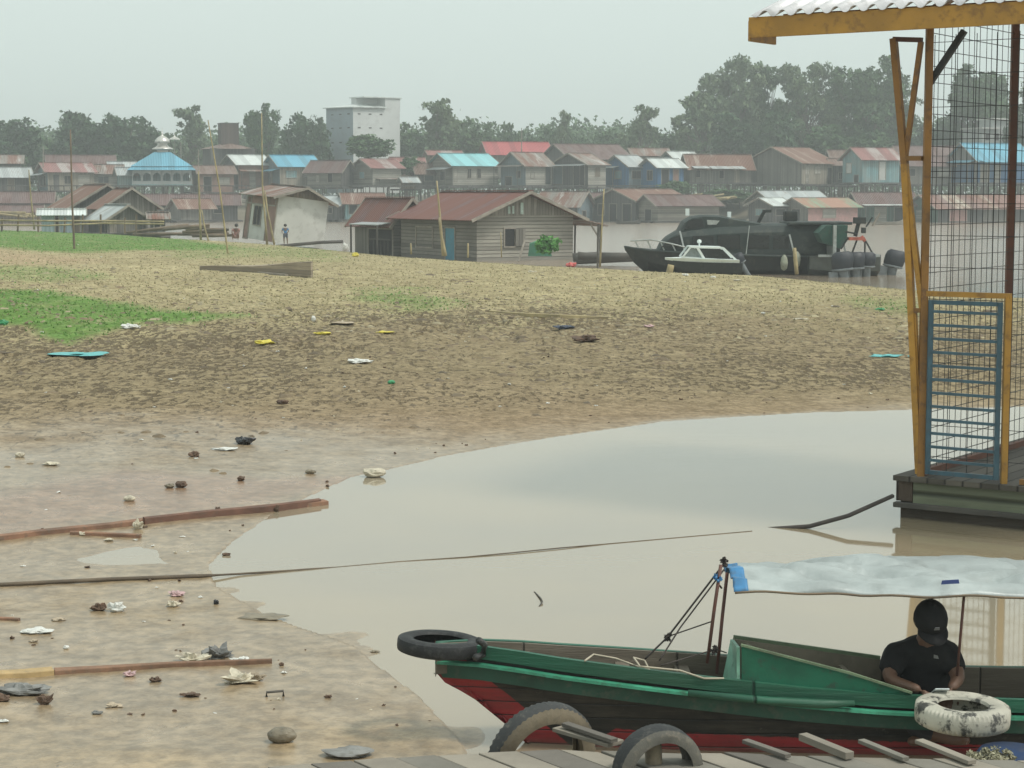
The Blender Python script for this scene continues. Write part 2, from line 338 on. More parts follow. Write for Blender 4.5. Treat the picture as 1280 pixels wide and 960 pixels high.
blades('green_grass',34000,2,GR,np.clip(GM,0,1)*inside(X,Y),(.02,.05),'short bright green grass in patches on the upper bank')
blades('dry_grass',26000,3,ST,np.clip(tdry*(1-.6*GM),0,1)*(Y<135)*(Y>38)*inside(X,Y),(.015,.05),'dry yellowed stubble along the crest of the bank')
# haze and sky
n=NT('haze_air'); n.n.remove(n.b); pv=n.N('ShaderNodeVolumePrincipled'); n.L(pv.outputs[0],n.n['Material Output'].inputs['Volume'])
pv.inputs['Color'].default_value=(.97,1,.99,1); pv.inputs['Density'].default_value=.00128; pv.inputs['Anisotropy'].default_value=.2
mb=MB(); mb.box((-420,-45,-3.2),(420,900,25.5)); hz=mb.build('haze',n.m,frame=Matrix.Identity(4)); tag(hz,'thin pale haze over the river and the far bank','haze',kind='stuff')
# ---------------------------------------------------------------- building materials
GREY=(.20,.185,.16)
W={ 'grey':m_planks('grey_planks',(.21,.195,.17),'v'), 'greyh':m_planks('grey_boards',(.24,.22,.185),'z',w=.2),
 'dkgrey':m_planks('dark_planks',(.11,.105,.10),'v',var=.5), 'brown':m_planks('brown_planks',(.19,.145,.105),'v'),
 'pale':m_planks('pale_boards',(.40,.38,.33),'z',w=.22,var=.3), 'tan':m_planks('tan_boards',(.34,.30,.24),'v',w=.25,var=.35),
 'blue':m_planks('blue_painted_planks',(.04,.16,.34),'v',var=.3), 'ltblue':m_planks('faded_blue_planks',(.20,.36,.38),'v',w=.3,var=.25,tint=(.3,.3,.26)),
 'bluegrey':m_planks('blue_grey_planks',(.18,.24,.27),'v',var=.3), 'white':m_plain('white_wall',(.52,.52,.49),.8,var=.12,scale=.6,dirtamt=.25),
 'pink':m_plain('pink_wall',(.46,.26,.24),.85,var=.2,scale=.7), 'green':m_planks('dark_green_planks',(.06,.13,.10),'v'),
 'brick':m_plain('brick_wall',(.27,.16,.13),.9,var=.25,scale=1.5),'dark':m_plain('opening_shade',(.012,.012,.013),.9,var=.1),  # near-black panel colour stands in for the shade inside openings
 'conc':m_plain('concrete_wall',(.36,.38,.37),.85,var=.15,scale=.5,dirtamt=.2),'zwall':m_roof('zinc_sheet_wall',(.26,.33,.36),amt=.1,corr=.25),
 'teal':m_plain('blue_door_paint',(.035,.20,.29),.6,var=.2,scale=2),'glass':m_plain('window_glass',(.05,.06,.065),.15,var=.1)}
R={ 'rust':m_roof('rusty_zinc_roof',(.37,.285,.235),amt=.62,rust=(.155,.07,.048),pale=(.38,.36,.31)), 'maroon':m_roof('maroon_roof',(.135,.08,.075),amt=.3,rust=(.10,.05,.04)),
 'zinc':m_roof('zinc_roof',(.38,.41,.41),amt=.12,rust=(.22,.17,.13)), 'white':m_roof('bright_zinc_roof',(.58,.62,.60),amt=.03,rough=.5), 'oldz':m_roof('old_zinc_roof',(.25,.225,.20),amt=.42,pale=(.42,.42,.40)),
 'teal':m_roof('teal_roof',(.22,.50,.53),amt=.02,rust=(.16,.36,.38)), 'blue':m_roof('blue_roof',(.11,.34,.46),amt=.02,rust=(.08,.26,.36)), 'red':m_roof('red_roof',(.36,.07,.075),amt=.08,rust=(.22,.05,.05)),
 'faded':m_roof('faded_red_roof',(.27,.115,.105),amt=.25,rust=(.2,.1,.09),pale=(.36,.33,.31)), 'brown':m_roof('brown_roof',(.22,.15,.13),amt=.45,rust=(.12,.07,.05)), 'stripe':m_roof('striped_roof',(.22,.12,.10),amt=.35,sheet=1.1,pale=(.46,.42,.34)),
 'multi':m_roof('green_and_rust_roof',(.22,.34,.22),amt=.55,rust=(.34,.17,.12),sheet=1.4,pale=(.5,.46,.35)),'house':m_roof('dark_red_roof',(.135,.058,.052),amt=.5,rust=(.165,.066,.05),corr=.22)}
POST=m_plain('stilt_wood',(.085,.078,.068),.9,var=.4,scale=1); TRIM=m_plain('trim_wood',(.28,.25,.21),.85,var=.3,scale=2)
BAMB=m_plain('bamboo',(.36,.29,.15),.6,var=.4,scale=1.5); BAMBD=m_plain('old_bamboo',(.17,.125,.08),.75,var=.45,scale=1.5)
HR=random.Random(5)
def feature(root,wall,kind,face,f0,f1,z0,z1,mat,Lr,Ll,Hw):
    # face R: y=0 plane along x; face L: x=0 plane along y. local coordinates of the house
    L=Lr if face=='R' else Ll; a,b=f0*L,f1*L; z0*=Hw; z1*=Hw
    def q(s,lo,hi,dep0,dep1,zz0,zz1):
        if face=='R': s.box((lo,-dep1,zz0),(hi,-dep0,zz1))
        else: s.box((-dep1,lo,zz0),(-dep0,hi,zz1))
    Wd=wm(root); Fm=Wd
    m=MB(); q(m,a,b,-.02,.012,z0,z1); m.v=[Wd@p for p in m.v]
    o=m.build('door' if kind=='d' else 'window',mat,root)
    fr=MB(); t=.07
    q(fr,a-t,a,0,.05,z0,z1+t); q(fr,b,b+t,0,.05,z0,z1+t); q(fr,a,b,0,.05,z1,z1+t)
    if kind!='d': q(fr,a-t,b+t,0,.06,z0-t,z0)
    if kind=='w': q(fr,(a+b)/2-.02,(a+b)/2+.02,.014,.04,z0,z1)
    fr.v=[Wd@p for p in fr.v]; fr.build('door_frame' if kind=='d' else 'window_frame',TRIM,o)
    if kind=='s': # swung shutter beside the opening
        sh=MB(); q(sh,b+.02,b+.02+(b-a),.06,.10,z0,z1); sh.v=[Wd@p for p in sh.v]; sh.build('shutter',W['grey'],root)
def house(label,uL,uC,uR,vF,vE,vR,Yd,gable='L',phi=None,wall='grey',roof='rust',wallR=None,feats=None,stilt=0,over=.45,aw=(),name='stilt_house',cat='house',group=None,hip=False,tilt=None,base=None,gmat=None,gtop=None):
    s=math.hypot(1,0)*2400/Yd; Lp=max(uC-uL,4)/s; Rp=max(uR-uC,4)/s
    if phi is None: phi=math.atan2(Lp,Rp)
    else: phi=math.radians(phi)
    c,sn=math.cos(phi),math.sin(phi); Lr=Rp/c; Ll=Lp/sn
    Lr=min(Lr,16); Ll=min(Ll,16)
    Cn=P(uC,vF,Yd); Hw=(vF-vE)/s; Hr=(vE-vR)/s
    root=thing(name,label,cat,Cn,phi,group); Wd=wm(root)
    if gable=='L': span,run=Ll,Lr; Q=Wd@Matrix.Identity(4); gx=lambda a,b,z:Vector((a,b,z))       # a along ridge, b across
    else: span,run=Lr,Ll; gx=lambda a,b,z:Vector((b,a,z))
    m=MB()
    mid=span/2; hz=Hr*(span/2)/(span/2+over)  # roof slope passes over the wall top
    if hip: hz=0
    pr=[(0,0),(span,0),(span,Hw),(mid,Hw+max(hz-.06,.02)),(0,Hw)] if not hip else [(0,0),(span,0),(span,Hw),(0,Hw)]
    a=[Wd@gx(0,b,z) for b,z in pr]; b_=[Wd@gx(run,b,z) for b,z in pr]; k=len(pr)
    m.add(a+b_,[tuple(range(k)),tuple(range(2*k-1,k-1,-1))]+[(i,i+k,(i+1)%k+k,(i+1)%k) for i in range(k)])
    mats=[W[wall]]
    if wallR: # second cladding: the R face
        mats.append(W[wallR])
    wo=m.build('wall',mats,root)
    if wallR:
        for p in wo.data.polygons:
            if p.normal.y<-.7: p.material_index=1
    # roof in its own frame with x along the ridge
    Wr=Wd if gable=='L' else Wd@Matrix.Rotation(math.pi/2,4,'Z')
    sl=Hr/(mid+over); e=over; ez=Hw-sl*over+.03 if not hip else Hw; rz=ez+Hr+ (0 if hip else sl*0)
    rz=Hw+hz+.05 if not hip else Hw+Hr
    t=.05; m=MB()
    if hip:
        h=min(mid,run/2)*.95
        A=[gx(-e,-e,Hw-.05),gx(run+e,-e,Hw-.05),gx(run+e,span+e,Hw-.05),gx(-e,span+e,Hw-.05)]; r0,r1=gx(h,mid,rz),gx(run-h,mid,rz)
        for q in ((A[0],A[1],r1,r0),(A[2],A[3],r0,r1),(A[3],A[0],r0),(A[1],A[2],r1)):
            q=[Wd@p for p in q]; n_=(q[1]-q[0]).cross(q[2]-q[0]); 
            m.slab(q if n_.z>0 else q[::-1],t)
    else:
        r0,r1=gx(-e,mid,rz),gx(run+e,mid,rz)
        for b0 in (-e,span+e):
            q=[Wd@p for p in (gx(-e,b0,ez),gx(run+e,b0,ez),r1,r0)]; n_=(q[1]-q[0]).cross(q[2]-q[0]); m.slab(q if n_.z>0 else q[::-1],t)
    ro=m.build('roof',R[roof],root,frame=Wr)
    if not hip:
        for a0 in (-e-.03,run+e+.03):
            for b0 in (-e,span+e): m=MB(); m.bar(Wd@gx(a0,b0,ez-.04),Wd@gx(a0,mid,rz-.04),.05,.14); m.build('bargeboard',TRIM,root)
        m=MB(); m.bar(Wd@(r0+Vector((0,0,.04))),Wd@(r1+Vector((0,0,.04))),.28,.04); m.build('ridge_cap',R[roof] if roof not in('rust','stripe','oldz','multi') else R['oldz'],root,frame=Wr)
    if gtop:  # separate planked gable field on the gable face
        m=MB(); q=[(0.02,Hw),(span-.02,Hw),(mid,Hw+hz-.08)]
        m.slab([Wd@gx(-.04 if gable=='L' else -.04,b,z) for b,z in q],.03); m.build('gable_boarding',W[gtop],root)
    if feats is None:
        feats=[]
        for f,L in (('L',Ll),('R',Lr)):
            nn=int(min(4,max(0,(L*(sn if f=='L' else c))//1.9)))
            for i in range(nn):
                cc=(i+.5+HR.uniform(-.12,.12))/nn; ww=HR.choice([.45,.6,.7])/L
                if HR.random()<.3: feats.append(('d',f,cc-ww*.8,cc+ww*.8,.02,.78,HR.choice(['dark','brown','teal','dkgrey','pale'])))
                elif HR.random()<.8: feats.append((HR.choice(['w','o']),f,cc-ww,cc+ww,.4,.74,HR.choice(['dark','dark','glass','ltblue','pale'])))
    for kd,fc,f0,f1,z0,z1,mt in feats: feature(root,wo,kd,fc,f0,f1,z0,z1,W[mt],Lr,Ll,Hw)
    for fc,f0,f1,ztop,dep,drop,mt in aw:  # awnings: face, extent, top height, depth, drop, roof material
        L=Lr if fc=='R' else Ll; g=(lambda a,b,z:Vector((a,-b,z))) if fc=='R' else (lambda a,b,z:Vector((-b,a,z)))
        m=MB(); q=[Wd@p for p in (g(f0*L,.0,ztop*Hw),g(f1*L,.0,ztop*Hw),g(f1*L,dep,ztop*Hw-drop),g(f0*L,dep,ztop*Hw-drop))]
        n_=(q[1]-q[0]).cross(q[2]-q[0]); m.slab(q if n_.z>0 else q[::-1],.04); m.build('awning',R[mt],root)
        for ff in (f0+.02,f1-.02):
            m=MB(); m.bar(Wd@g(ff*L,dep-.08,0),Wd@g(ff*L,dep-.08,ztop*Hw-drop-.03),.09); m.build('awning_post',POST,root)
    if stilt:
        m=MB(); m.box((-1.2,-1.2,-.2),(Lr+.3,Ll+.3,-.01)); m.v=[Wd@p for p in m.v]; m.build('platform',W['dkgrey'],root)
        nx=max(3,min(9,int(Lr/1.1))); ny=max(2,min(6,int(Ll/1.3))); done=0
        for i in range(nx):
            for j in range(ny):
                if 0<i and 0<j: continue
                x=-1.0+(Lr+1.1)*i/(nx-1); y_=-1.0+(Ll+1.1)*j/(ny-1); a_=Wd@Vector((x,y_,-.2)); b2=Vector((a_.x+HR.uniform(-.15,.15),a_.y,a_.z-stilt))
                m=MB(); m.bar(b2,a_,.13); m.build('stilt',POST,root)
    if base: # floating log raft
        m=MB(); nlog=6
        for i in range(nlog):
            yy=-.7+(Ll+1.2)*i/(nlog-1); m.tube([Wd@Vector((-.8,yy,-.25)),Wd@Vector((Lr+.6,yy,-.25))],.22,7)
        m.v=m.v; m.build('log_raft',POST,root)
        m=MB(); m.box((-.9,-.9,-.08),(Lr+.5,Ll+.4,-.01)); m.v=[Wd@p for p in m.v]; m.build('deck',W['dkgrey'],root)
    if tilt: root.rotation_euler=(tilt[0],tilt[1],phi)
    return root,Lr,Ll,Hw
G1='stilt houses along the far bank'; G2='floating houses moored along the far bank'
def SH(label,*a,**k): k.setdefault('group',G1); k.setdefault('stilt',3.0); return house(label,*a,**k)
def FH(label,*a,**k): k.setdefault('group',G2); k.setdefault('base',1); k.setdefault('name','floating_house'); return house(label,*a,**k)
# back rows (roofs seen above the front row)
SH('low house with a rusty grey roof, at the left edge behind the grey roofed house',-14,-6,24,226,203,192,246,'L',phi=12,wall='dkgrey',roof='oldz',feats=[])
SH('house with long dull maroon roof behind the faded red roofed house',55,62,137,226,203,191,252,'L',phi=16,wall='dkgrey',roof='maroon',feats=[])
SH('low house with a pale grey roof just left of the blue domed mosque',132,139,166,224,209,200,250,'L',phi=16,wall='brown',roof='zinc',feats=[])
SH('big house with a bright red roof standing behind the teal roofed house',600,612,688,222,192,175,262,'L',phi=14,wall='grey',roof='red',feats=[])
SH('low house with a red roof glimpsed behind the left end of the teal roof',532,538,575,222,193,187,258,'L',phi=14,wall='brown',roof='faded',feats=[])
SH('low house with mixed grey pinkish roof behind the right end of the maroon roofs',786,792,836,220,193,183,256,'L',phi=14,wall='grey',roof='oldz',feats=[])
SH('long house with dark brown roof between the rusty roofed and the pale blue houses',1036,1042,1078,222,202,182,240,'L',phi=16,wall='dkgrey',roof='brown',feats=[])
SH('long house with brownish red roof seen through the left part of the wire mesh',1118,1126,1200,224,198,178,250,'L',phi=16,wall='brown',roof='maroon')
SH('low house with reddish roof right behind the white tower block and its dark tree',488,492,528,224,203,194,250,'L',phi=14,wall='brown',roof='faded',feats=[])
# front row, left to right
SH('grey planked stilt house with pale grey roof at the far left',-20,-4,34,238,220,207,234,'L',phi=24,wall='dkgrey',roof='zinc')
SH('stilt house with faded red roof and blue grey gable left of the mosque',36,60,112,238,214,202,232,'L',phi=26,wall='bluegrey',wallR='tan',roof='faded',aw=[('L',0,1,.92,1.2,.3,'zinc')],
   feats=[('o','L',.2,.4,.2,.75,'dark'),('o','L',.55,.8,.2,.75,'glass'),('d','R',.12,.24,.02,.8,'dkgrey'),('w','R',.36,.5,.35,.75,'dark'),('d','R',.66,.9,.2,.8,'pale')])
SH('stilt house with rust streaked grey roof joined to the faded red roofed house',106,114,150,238,215,203,236,'L',phi=18,wall='pale',wallR='pale',roof='oldz')
SH('little stilt house with a light tin roof tucked beside the mosque',144,150,166,238,216,206,233,'L',phi=24,wall='ltblue',roof='zinc')
SH('stilt house with greyish pink roof right of the mosque',236,250,290,240,216,205,234,'L',phi=22,wall='brown',wallR='brick',roof='brown')
SH('brick stilt house with a bright pale roof left of the blue roofed house',272,298,334,236,205,192,238,'L',phi=28,wall='dkgrey',wallR='brick',roof='white',aw=[('R',0,.95,.78,1.1,.25,'oldz')])
SH('stilt house with a large sky blue roof left of the white tower block',325,350,396,232,207,192,236,'L',phi=26,wall='bluegrey',wallR='tan',roof='blue',aw=[('L',0,1,.85,1.2,.3,'blue')])
SH('stilt house with brownish maroon roof in front of the white tower block',382,426,440,234,213,197,234,'R',phi=62,wall='greyh',wallR='dkgrey',roof='maroon',
   feats=[('o','L',.25,.38,.3,.8,'dark'),('o','L',.65,.72,.3,.7,'pale')])
SH('grey weathered stilt house with rusty pink roof beside the dark round tree',438,466,500,232,209,197,233,'L',phi=34,wall='greyh',wallR='pale',roof='faded',aw=[('R',.1,1,.4,.9,.1,'oldz')])
SH('tiny shed with pale tin roof among bushes left of the teal roofed house',500,506,520,236,226,219,229,'L',phi=24,wall='brown',roof='zinc',feats=[],name='shed',cat='shed',group=None,stilt=1.5)
SH('lean dark stilt house with brown roof squeezed against the teal roofed house',515,522,548,234,214,200,236,'L',phi=22,wall='dkgrey',roof='brown')
SH('long stilt house with a light teal roof and grey gable',533,566,622,233,206,190,233,'L',phi=30,wall='greyh',wallR='pale',roof='teal',aw=[('L',0,1,.9,1.2,.3,'zinc')],
   feats=[('o','R',.03,.09,.25,.8,'pale'),('w','R',.33,.4,.4,.8,'dark'),('w','R',.54,.61,.4,.8,'dark'),('o','L',.3,.5,.3,.7,'glass')])
SH('stilt house with dark gable, blue grey front and white window right of the teal roof',626,657,690,233,206,188,231,'L',phi=36,wall='bluegrey',wallR='pale',roof='oldz',aw=[('L',0,1.,1.0,1.2,.2,'oldz')],
   feats=[('o','L',.2,.35,.4,.7,'dark'),('d','L',.55,.8,.02,.45,'dark'),('o','R',.2,.32,.4,.65,'pale'),('d','R',.75,.95,.1,.95,'glass')])
SH('stilt house under the widest maroon roof, with a tall grey gable',678,714,790,232,198,178,244,'L',phi=24,wall='dkgrey',roof='maroon')
SH('stilt house with brown ribbed roof, dark doorway and pale side wall',692,735,758,234,205,190,230,'L',phi=40,wall='dkgrey',wallR='pale',roof='oldz',aw=[('L',0,1,1.0,1.3,.2,'zinc')],
   feats=[('d','L',.1,.4,.0,.95,'dark'),('o','L',.72,.98,.15,.9,'bluegrey'),('w','R',.4,.65,.45,.85,'brown')])
SH('stilt house with pale tin roof and a bright blue plank corner',758,786,810,234,207,192,232,'L',phi=36,wall='blue',wallR='bluegrey',roof='zinc',aw=[('L',.4,1,.98,1,.2,'white')])
SH('dark blue stilt house with a small white gable roof and open front',803,822,856,234,208,196,230,'L',phi=30,wall='blue',wallR='blue',roof='white',feats=[('d','R',.15,.42,.0,.85,'dark'),('d','R',.6,.8,.0,.85,'brick'),('w','L',.3,.6,.35,.8,'dark')])
SH('house with pale greenish tin roof behind the dark blue stilt house',826,848,878,228,202,187,243,'L',phi=32,wall='bluegrey',roof='white',feats=[])
SH('long grey stilt house with rust red roof and a strip of bright tin eave',855,862,942,228,207,187,233,'L',phi=20,wall='grey',wallR='grey',roof='rust',aw=[('R',.3,.85,.98,1.2,.35,'zinc'),('R',.02,.28,.98,1,.3,'zinc')],
   feats=[('o','R',.1,.17,.3,.7,'dark'),('o','R',.48,.55,.25,.7,'dark'),('d','R',.72,.8,0,.8,'tan')])
SH('tall grey plank gabled stilt house with patchy rust roof and white framed windows',938,1002,1052,230,203,182,232,'L',phi=44,wall='grey',wallR='tan',roof='rust',
   feats=[('w','R',.1,.22,.45,.8,'pale'),('w','R',.12,.2,.05,.4,'pale'),('w','R',.38,.55,.5,.8,'pale'),('d','R',.75,.88,.0,.75,'dark')])
SH('dark low stilt house between the tall grey gable and the pale blue house',1036,1042,1064,232,205,196,236,'L',phi=16,wall='dkgrey',roof='brown',feats=[('w','R',.3,.5,.3,.6,'dark')])
SH('pale blue planked stilt house with maroon roof and white shuttered window',1060,1078,1128,228,198,182,231,'L',phi=24,wall='ltblue',wallR='ltblue',roof='faded',
   feats=[('o','L',.55,.8,.4,.8,'white'),('d','L',.2,.4,.0,.3,'dark'),('d','R',.45,.62,.1,.85,'white')])
SH('dark weathered stilt house with maroon roof left of the bright blue house',1122,1128,1192,230,205,192,236,'L',phi=14,wall='brown',wallR='grey',roof='maroon')
SH('bright blue stilt house with light blue roof behind the wire mesh',1196,1222,1300,228,200,176,234,'L',phi=24,wall='grey',wallR='blue',roof='blue',aw=[('L',0,1,1,1.5,.3,'blue'),('R',0,.5,1,1.5,.3,'blue')],
   feats=[('o','L',.1,.95,.0,.8,'blue'),('d','R',.05,.2,.0,.8,'tan'),('d','R',.3,.4,.0,.8,'pale')])
SH('grey stilt house at the far right edge, beyond the bright blue one',1290,1300,1360,230,205,190,236,'L',phi=18,wall='grey',roof='rust',feats=[])
# floating row
FH('floating house with long dull maroon roof at the far left',-30,-22,60,276,252,238,217,'L',phi=10,wall='dkgrey',roof='maroon')
FH('low floating house with a pale ridged maroon roof at the left edge',-30,-24,46,280,264,255,205,'L',phi=10,wall='brown',roof='maroon',feats=[])
FH('floating house with maroon roof half hidden behind the rusty roofed sheds',176,182,252,276,254,240,217,'L',phi=10,wall='dkgrey',roof='maroon')
FH('small floating hut with pinkish rust roof and grey gable',208,226,262,275,259,246,210,'L',phi=30,wall='grey',roof='rust')
FH('floating house with plum maroon roof behind the two thin poles',250,256,296,275,254,240,218,'L',phi=10,wall='dkgrey',roof='maroon')
FH('dark floating house with grey tin roof just left of the blue lattice hut',392,424,442,274,255,242,214,'R',phi=60,wall='dkgrey',roof='zinc')
FH('floating hut with blue lattice front and rust orange roof',424,432,478,274,252,238,214,'L',phi=16,wall='ltblue',wallR='ltblue',roof='rust',feats=[('o','R',.1,.3,.3,.8,'dark'),('o','R',.45,.6,.3,.8,'dark')])
FH('floating house with rust and white patched roof just right of the big wooden house',672,722,742,276,256,236,213,'R',phi=62,wall='dkgrey',wallR='bluegrey',roof='oldz',feats=[('d','R',.3,.55,.0,.6,'dark')])
FH('small dark floating house with maroon roof behind the thin bamboo pole',738,744,772,276,252,237,217,'L',phi=14,wall='dkgrey',roof='maroon')
FH('dark open fronted floating house with red roof and tall gable',745,794,868,277,250,235,212,'L',phi=46,wall='dkgrey',wallR='dkgrey',roof='rust',feats=[('d','L',.1,.3,.0,.8,'dark'),('d','L',.45,.62,.0,.8,'dark'),('o','L',.75,.9,.3,.8,'dark')])
FH('wide floating house with brown maroon roof and stacked plank wall behind the dark boat',800,822,902,276,256,242,208,'L',phi=22,wall='greyh',wallR='greyh',roof='maroon',feats=[('d','L',.3,.6,.0,.7,'dark')])
FH('floating house with light tin roof behind the roof of the dark boat',942,966,1040,275,252,237,217,'L',phi=22,wall='grey',roof='zinc',feats=[])
FH('small floating hut with a white tin gable roof above the dark boat',940,966,992,278,256,246,210,'L',phi=38,wall='dkgrey',roof='white')
FH('floating house with green and rust patched roof and pink wall',984,1010,1078,278,258,246,208,'L',phi=28,wall='grey',wallR='pink',roof='multi',feats=[('o','R',.3,.55,.3,.8,'pale'),('d','L',.3,.6,0,.8,'dark')])
FH('floating house with plum roof and pale awning beside the orange posts',1068,1076,1148,277,255,238,213,'L',phi=10,wall='green',wallR='green',roof='maroon',aw=[('R',0,.85,.98,1.2,.1,'white')],feats=[('d','R',.25,.45,0,.8,'pale'),('d','R',.6,.75,0,.8,'dark')])
FH('long floating house with tan striped rust roof behind the wire mesh',1146,1172,1330,278,260,242,210,'L',phi=20,wall='green',wallR='dkgrey',roof='stripe',feats=[('o','R',.1,.25,.1,.85,'pink'),('o','R',.4,.65,.1,.9,'grey'),('d','L',.4,.7,.0,.8,'pale')])
# plank walk along the far bank
wk=thing('boardwalk','dark raised plank walkway running in front of the stilt houses','walkway',(0,227.5,3.9))
m=MB(); m.box((-70,226.9,4.0),(70,228.3,4.12)); m.build('deck',W['dkgrey'],wk)
for i in range(90):
    x=-68+i*1.53; m=MB(); m.bar((x+HR.uniform(-.2,.2),227.0,.2),(x,227.0,4.0),.12); m.build('stilt',POST,wk)
m=MB()
for i in range(40):
    x=-60+i*3.1+HR.uniform(-1,1); m.bar((x,226.8,1.2),(x+HR.uniform(-2.4,2.4),226.9,3.9),.06)
m.build('brace',POST,wk)
# mosque
c=P(203,233,234); mq=thing('mosque','mosque with blue tiered roof, silver dome and arched veranda','mosque',c,math.radians(8)); Wd=wm(mq); s=2400/234
def LB(*boxes):
    m=MB()
    for a,b in boxes: m.box(a,b)
    m.v=[Wd@p for p in m.v]; return m
hw=3.55; LB(((-hw,-1.2,0),(hw,6,.25)),((-hw+.5,.6,.25),(hw-.5,6,2.0)),((-hw-1.8,.4,0),(-hw+.5,4,1.8))).build('wall',W['ltblue'],mq)
def arch_screen():
    m=MB(); n=6; w=2*hw/n; y0,y1=-1.15,-.95
    for i in range(n):
        x0=-hw+i*w; pts=[]
        for k in range(9):
            t=math.pi*k/8; pts.append((x0+w/2-math.cos(t)*w*.4,1.1+math.sin(t)*.55))
        for k in range(8):
            (a,za),(b,zb)=pts[k],pts[k+1]; m.slab([(a,y0,za),(b,y0,zb),(b,y0,1.95),(a,y0,1.95)],-.2)
        m.box((x0,y0,.25),(x0+w*.1,y1,1.95)); m.box((x0+w*.9,y0,.25),(x0+w,y1,1.95)); m.box((x0+w*.1,y0+.05,.25),(x0+w*.9,y1-.05,.65))
    m.v=[Wd@p for p in m.v]; return m
arch_screen().build('arched_veranda',W['conc'],mq)
def pyr(r0,z0,r1,z1,cy=2.4):
    m=MB(); A=[(-r0,cy-r0,z0),(r0,cy-r0,z0),(r0,cy+r0,z0),(-r0,cy+r0,z0)]; B=[(-r1,cy-r1,z1),(r1,cy-r1,z1),(r1,cy+r1,z1),(-r1,cy+r1,z1)]
    m.add(A+B,[(0,1,5,4),(1,2,6,5),(2,3,7,6),(3,0,4,7),(3,2,1,0),(4,5,6,7)]); m.v=[Wd@p for p in m.v]; return m
pyr(4.1,1.95,3.6,2.35).build('lower_roof',R['blue'],mq); pyr(3.7,2.4,1.0,4.15).build('roof',R['blue'],mq)
SILV=m_plain('dome_metal',(.62,.60,.55),.35,.6,var=.2,scale=2,dirtamt=.3)
def lathe(m,prof,cx,cy,z0,seg=20,W_=None):
    rows=[[ (cx+r*math.cos(2*math.pi*k/seg),cy+r*math.sin(2*math.pi*k/seg),z0+z) for k in range(seg)] for r,z in prof]
    m.grid(rows,closed=True); 
    if W_: m.v=[W_@p for p in m.v]
    return m
lathe(MB(),[(.95,-.25),(.7,-.1),(.7,.15),(1.3,.2),(1.25,.34),(.85,.5),(.6,.75),(.62,1.0)],0,2.4,4.3,W_=Wd).build('drum',SILV,mq,smooth=True)
lathe(MB(),[(.6,0),(.95,.05),(.9,.3),(.7,.6),(.4,.82),(.14,.95),(.1,1.1),(.14,1.2),(.05,1.3),(.02,1.9)],0,2.4,5.25,W_=Wd).build('dome',SILV,mq,smooth=True)
lathe(MB(),[(.75,0),(.5,.2),(.2,.33),(.04,.5),(.02,.9)],1.4,4.4,5.75,W_=Wd).build('small_dome',SILV,mq,smooth=True)
LB(((1.35,4.35,2.5),(1.45,4.45,5.8))).build('mast',TRIM,mq)
for i in range(7):
    for j in (0,1):
        x=-hw+i*hw/3; a=Wd@Vector((x,-1+j*5,0)); m=MB(); m.bar((a.x,a.y,a.z-3),a,.14); m.build('stilt',POST,mq)
# white tower block
c=P(442,232,262); tb=thing('tower_block','tall windowless white block with rows of small vents','building',c,math.radians(38)); Wd=wm(tb); sp=2400/262
def hpx(v): return (232-v)/sp
Lr,Ll=56/sp/math.cos(math.radians(38)),38/sp/math.sin(math.radians(38))
BW=m_plain('white_render',(.55,.57,.56),.8,var=.08,scale=.3,dirtamt=.15); BWS=m_plain('white_render_shaded',(.30,.36,.40),.8,var=.08,scale=.3,dirtamt=.2)  # second tone: the same white wall with shade put into its colour
h1,h2=hpx(135),hpx(124)
o=LB(((0,0,-1),(Lr*.99,Ll,h1))).build('wall',[BW,BWS],tb)
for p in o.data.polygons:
    if p.normal.x<-.7: p.material_index=1  # left face gets the shaded tone
LB(((Lr*.25,Ll*.3,h1-.5),(Lr-.01,Ll*.5,h2+.1))).build('upper_storey',BW,tb)
LB(((Lr*.68,.005,h1-.5),(Lr,Ll*.31,h2+.11))).build('stair_tower',BW,tb)
m=MB(); m.slab([(-.35,-.35,h1),(Lr*.68,-.35,h1+.05),(Lr*.68,Ll*.3,h1+.55),(Lr*.25,Ll*.3,h1+.55),(Lr*.25,Ll+.3,h1+.4),(-.35,Ll+.3,h1+.1)],.12); m.v=[Wd@p for p in m.v]; m.build('roof',R['white'],tb)
LB(((Lr*.22,-.15,h2+.12),(Lr+.2,Ll*.53,h2+.26))).build('upper_roof',R['white'],tb)
for zi in (hpx(144),hpx(161),hpx(179)):
    for k in range(3):
        for f in (0,1):
            if f==0: b=(((.1+.23*k)*Lr,-.03,zi),((.1+.23*k)*Lr+.42,.01,zi+.15))
            else: b=((-.03,(.12+.3*k)*Ll,zi),(.01,(.12+.3*k)*Ll+.6,zi+.15))
            LB(b).build('vent',W['dark'],tb)
# brown water tank on a low roof
c=P(286,200,256); wt=thing('water_tower','brown square tank tower rising from a wide low roof','tower',c,math.radians(20)); Wd=wm(wt); sp=2400/256
TK=m_planks('tank_wood',(.10,.07,.06),'v'); h=18/sp
LB(((-1.15,-1.15,1),(1.15,1.15,(200-156)/sp))).build('tank',TK,wt); LB(((-1.2,-1.2,(200-156)/sp),(1.2,1.2,(200-154.5)/sp))).build('tank_lid',W['dkgrey'],wt)
lathe(MB(),[(3.9,(200-187)/sp),(1.3,(200-181)/sp),(1.2,(200-180)/sp)],0,0,0,10,Wd).build('roof',R['brown'],wt); LB(((-2.9,-2.9,-4),(2.9,2.9,(200-186)/sp))).build('wall',W['dkgrey'],wt)
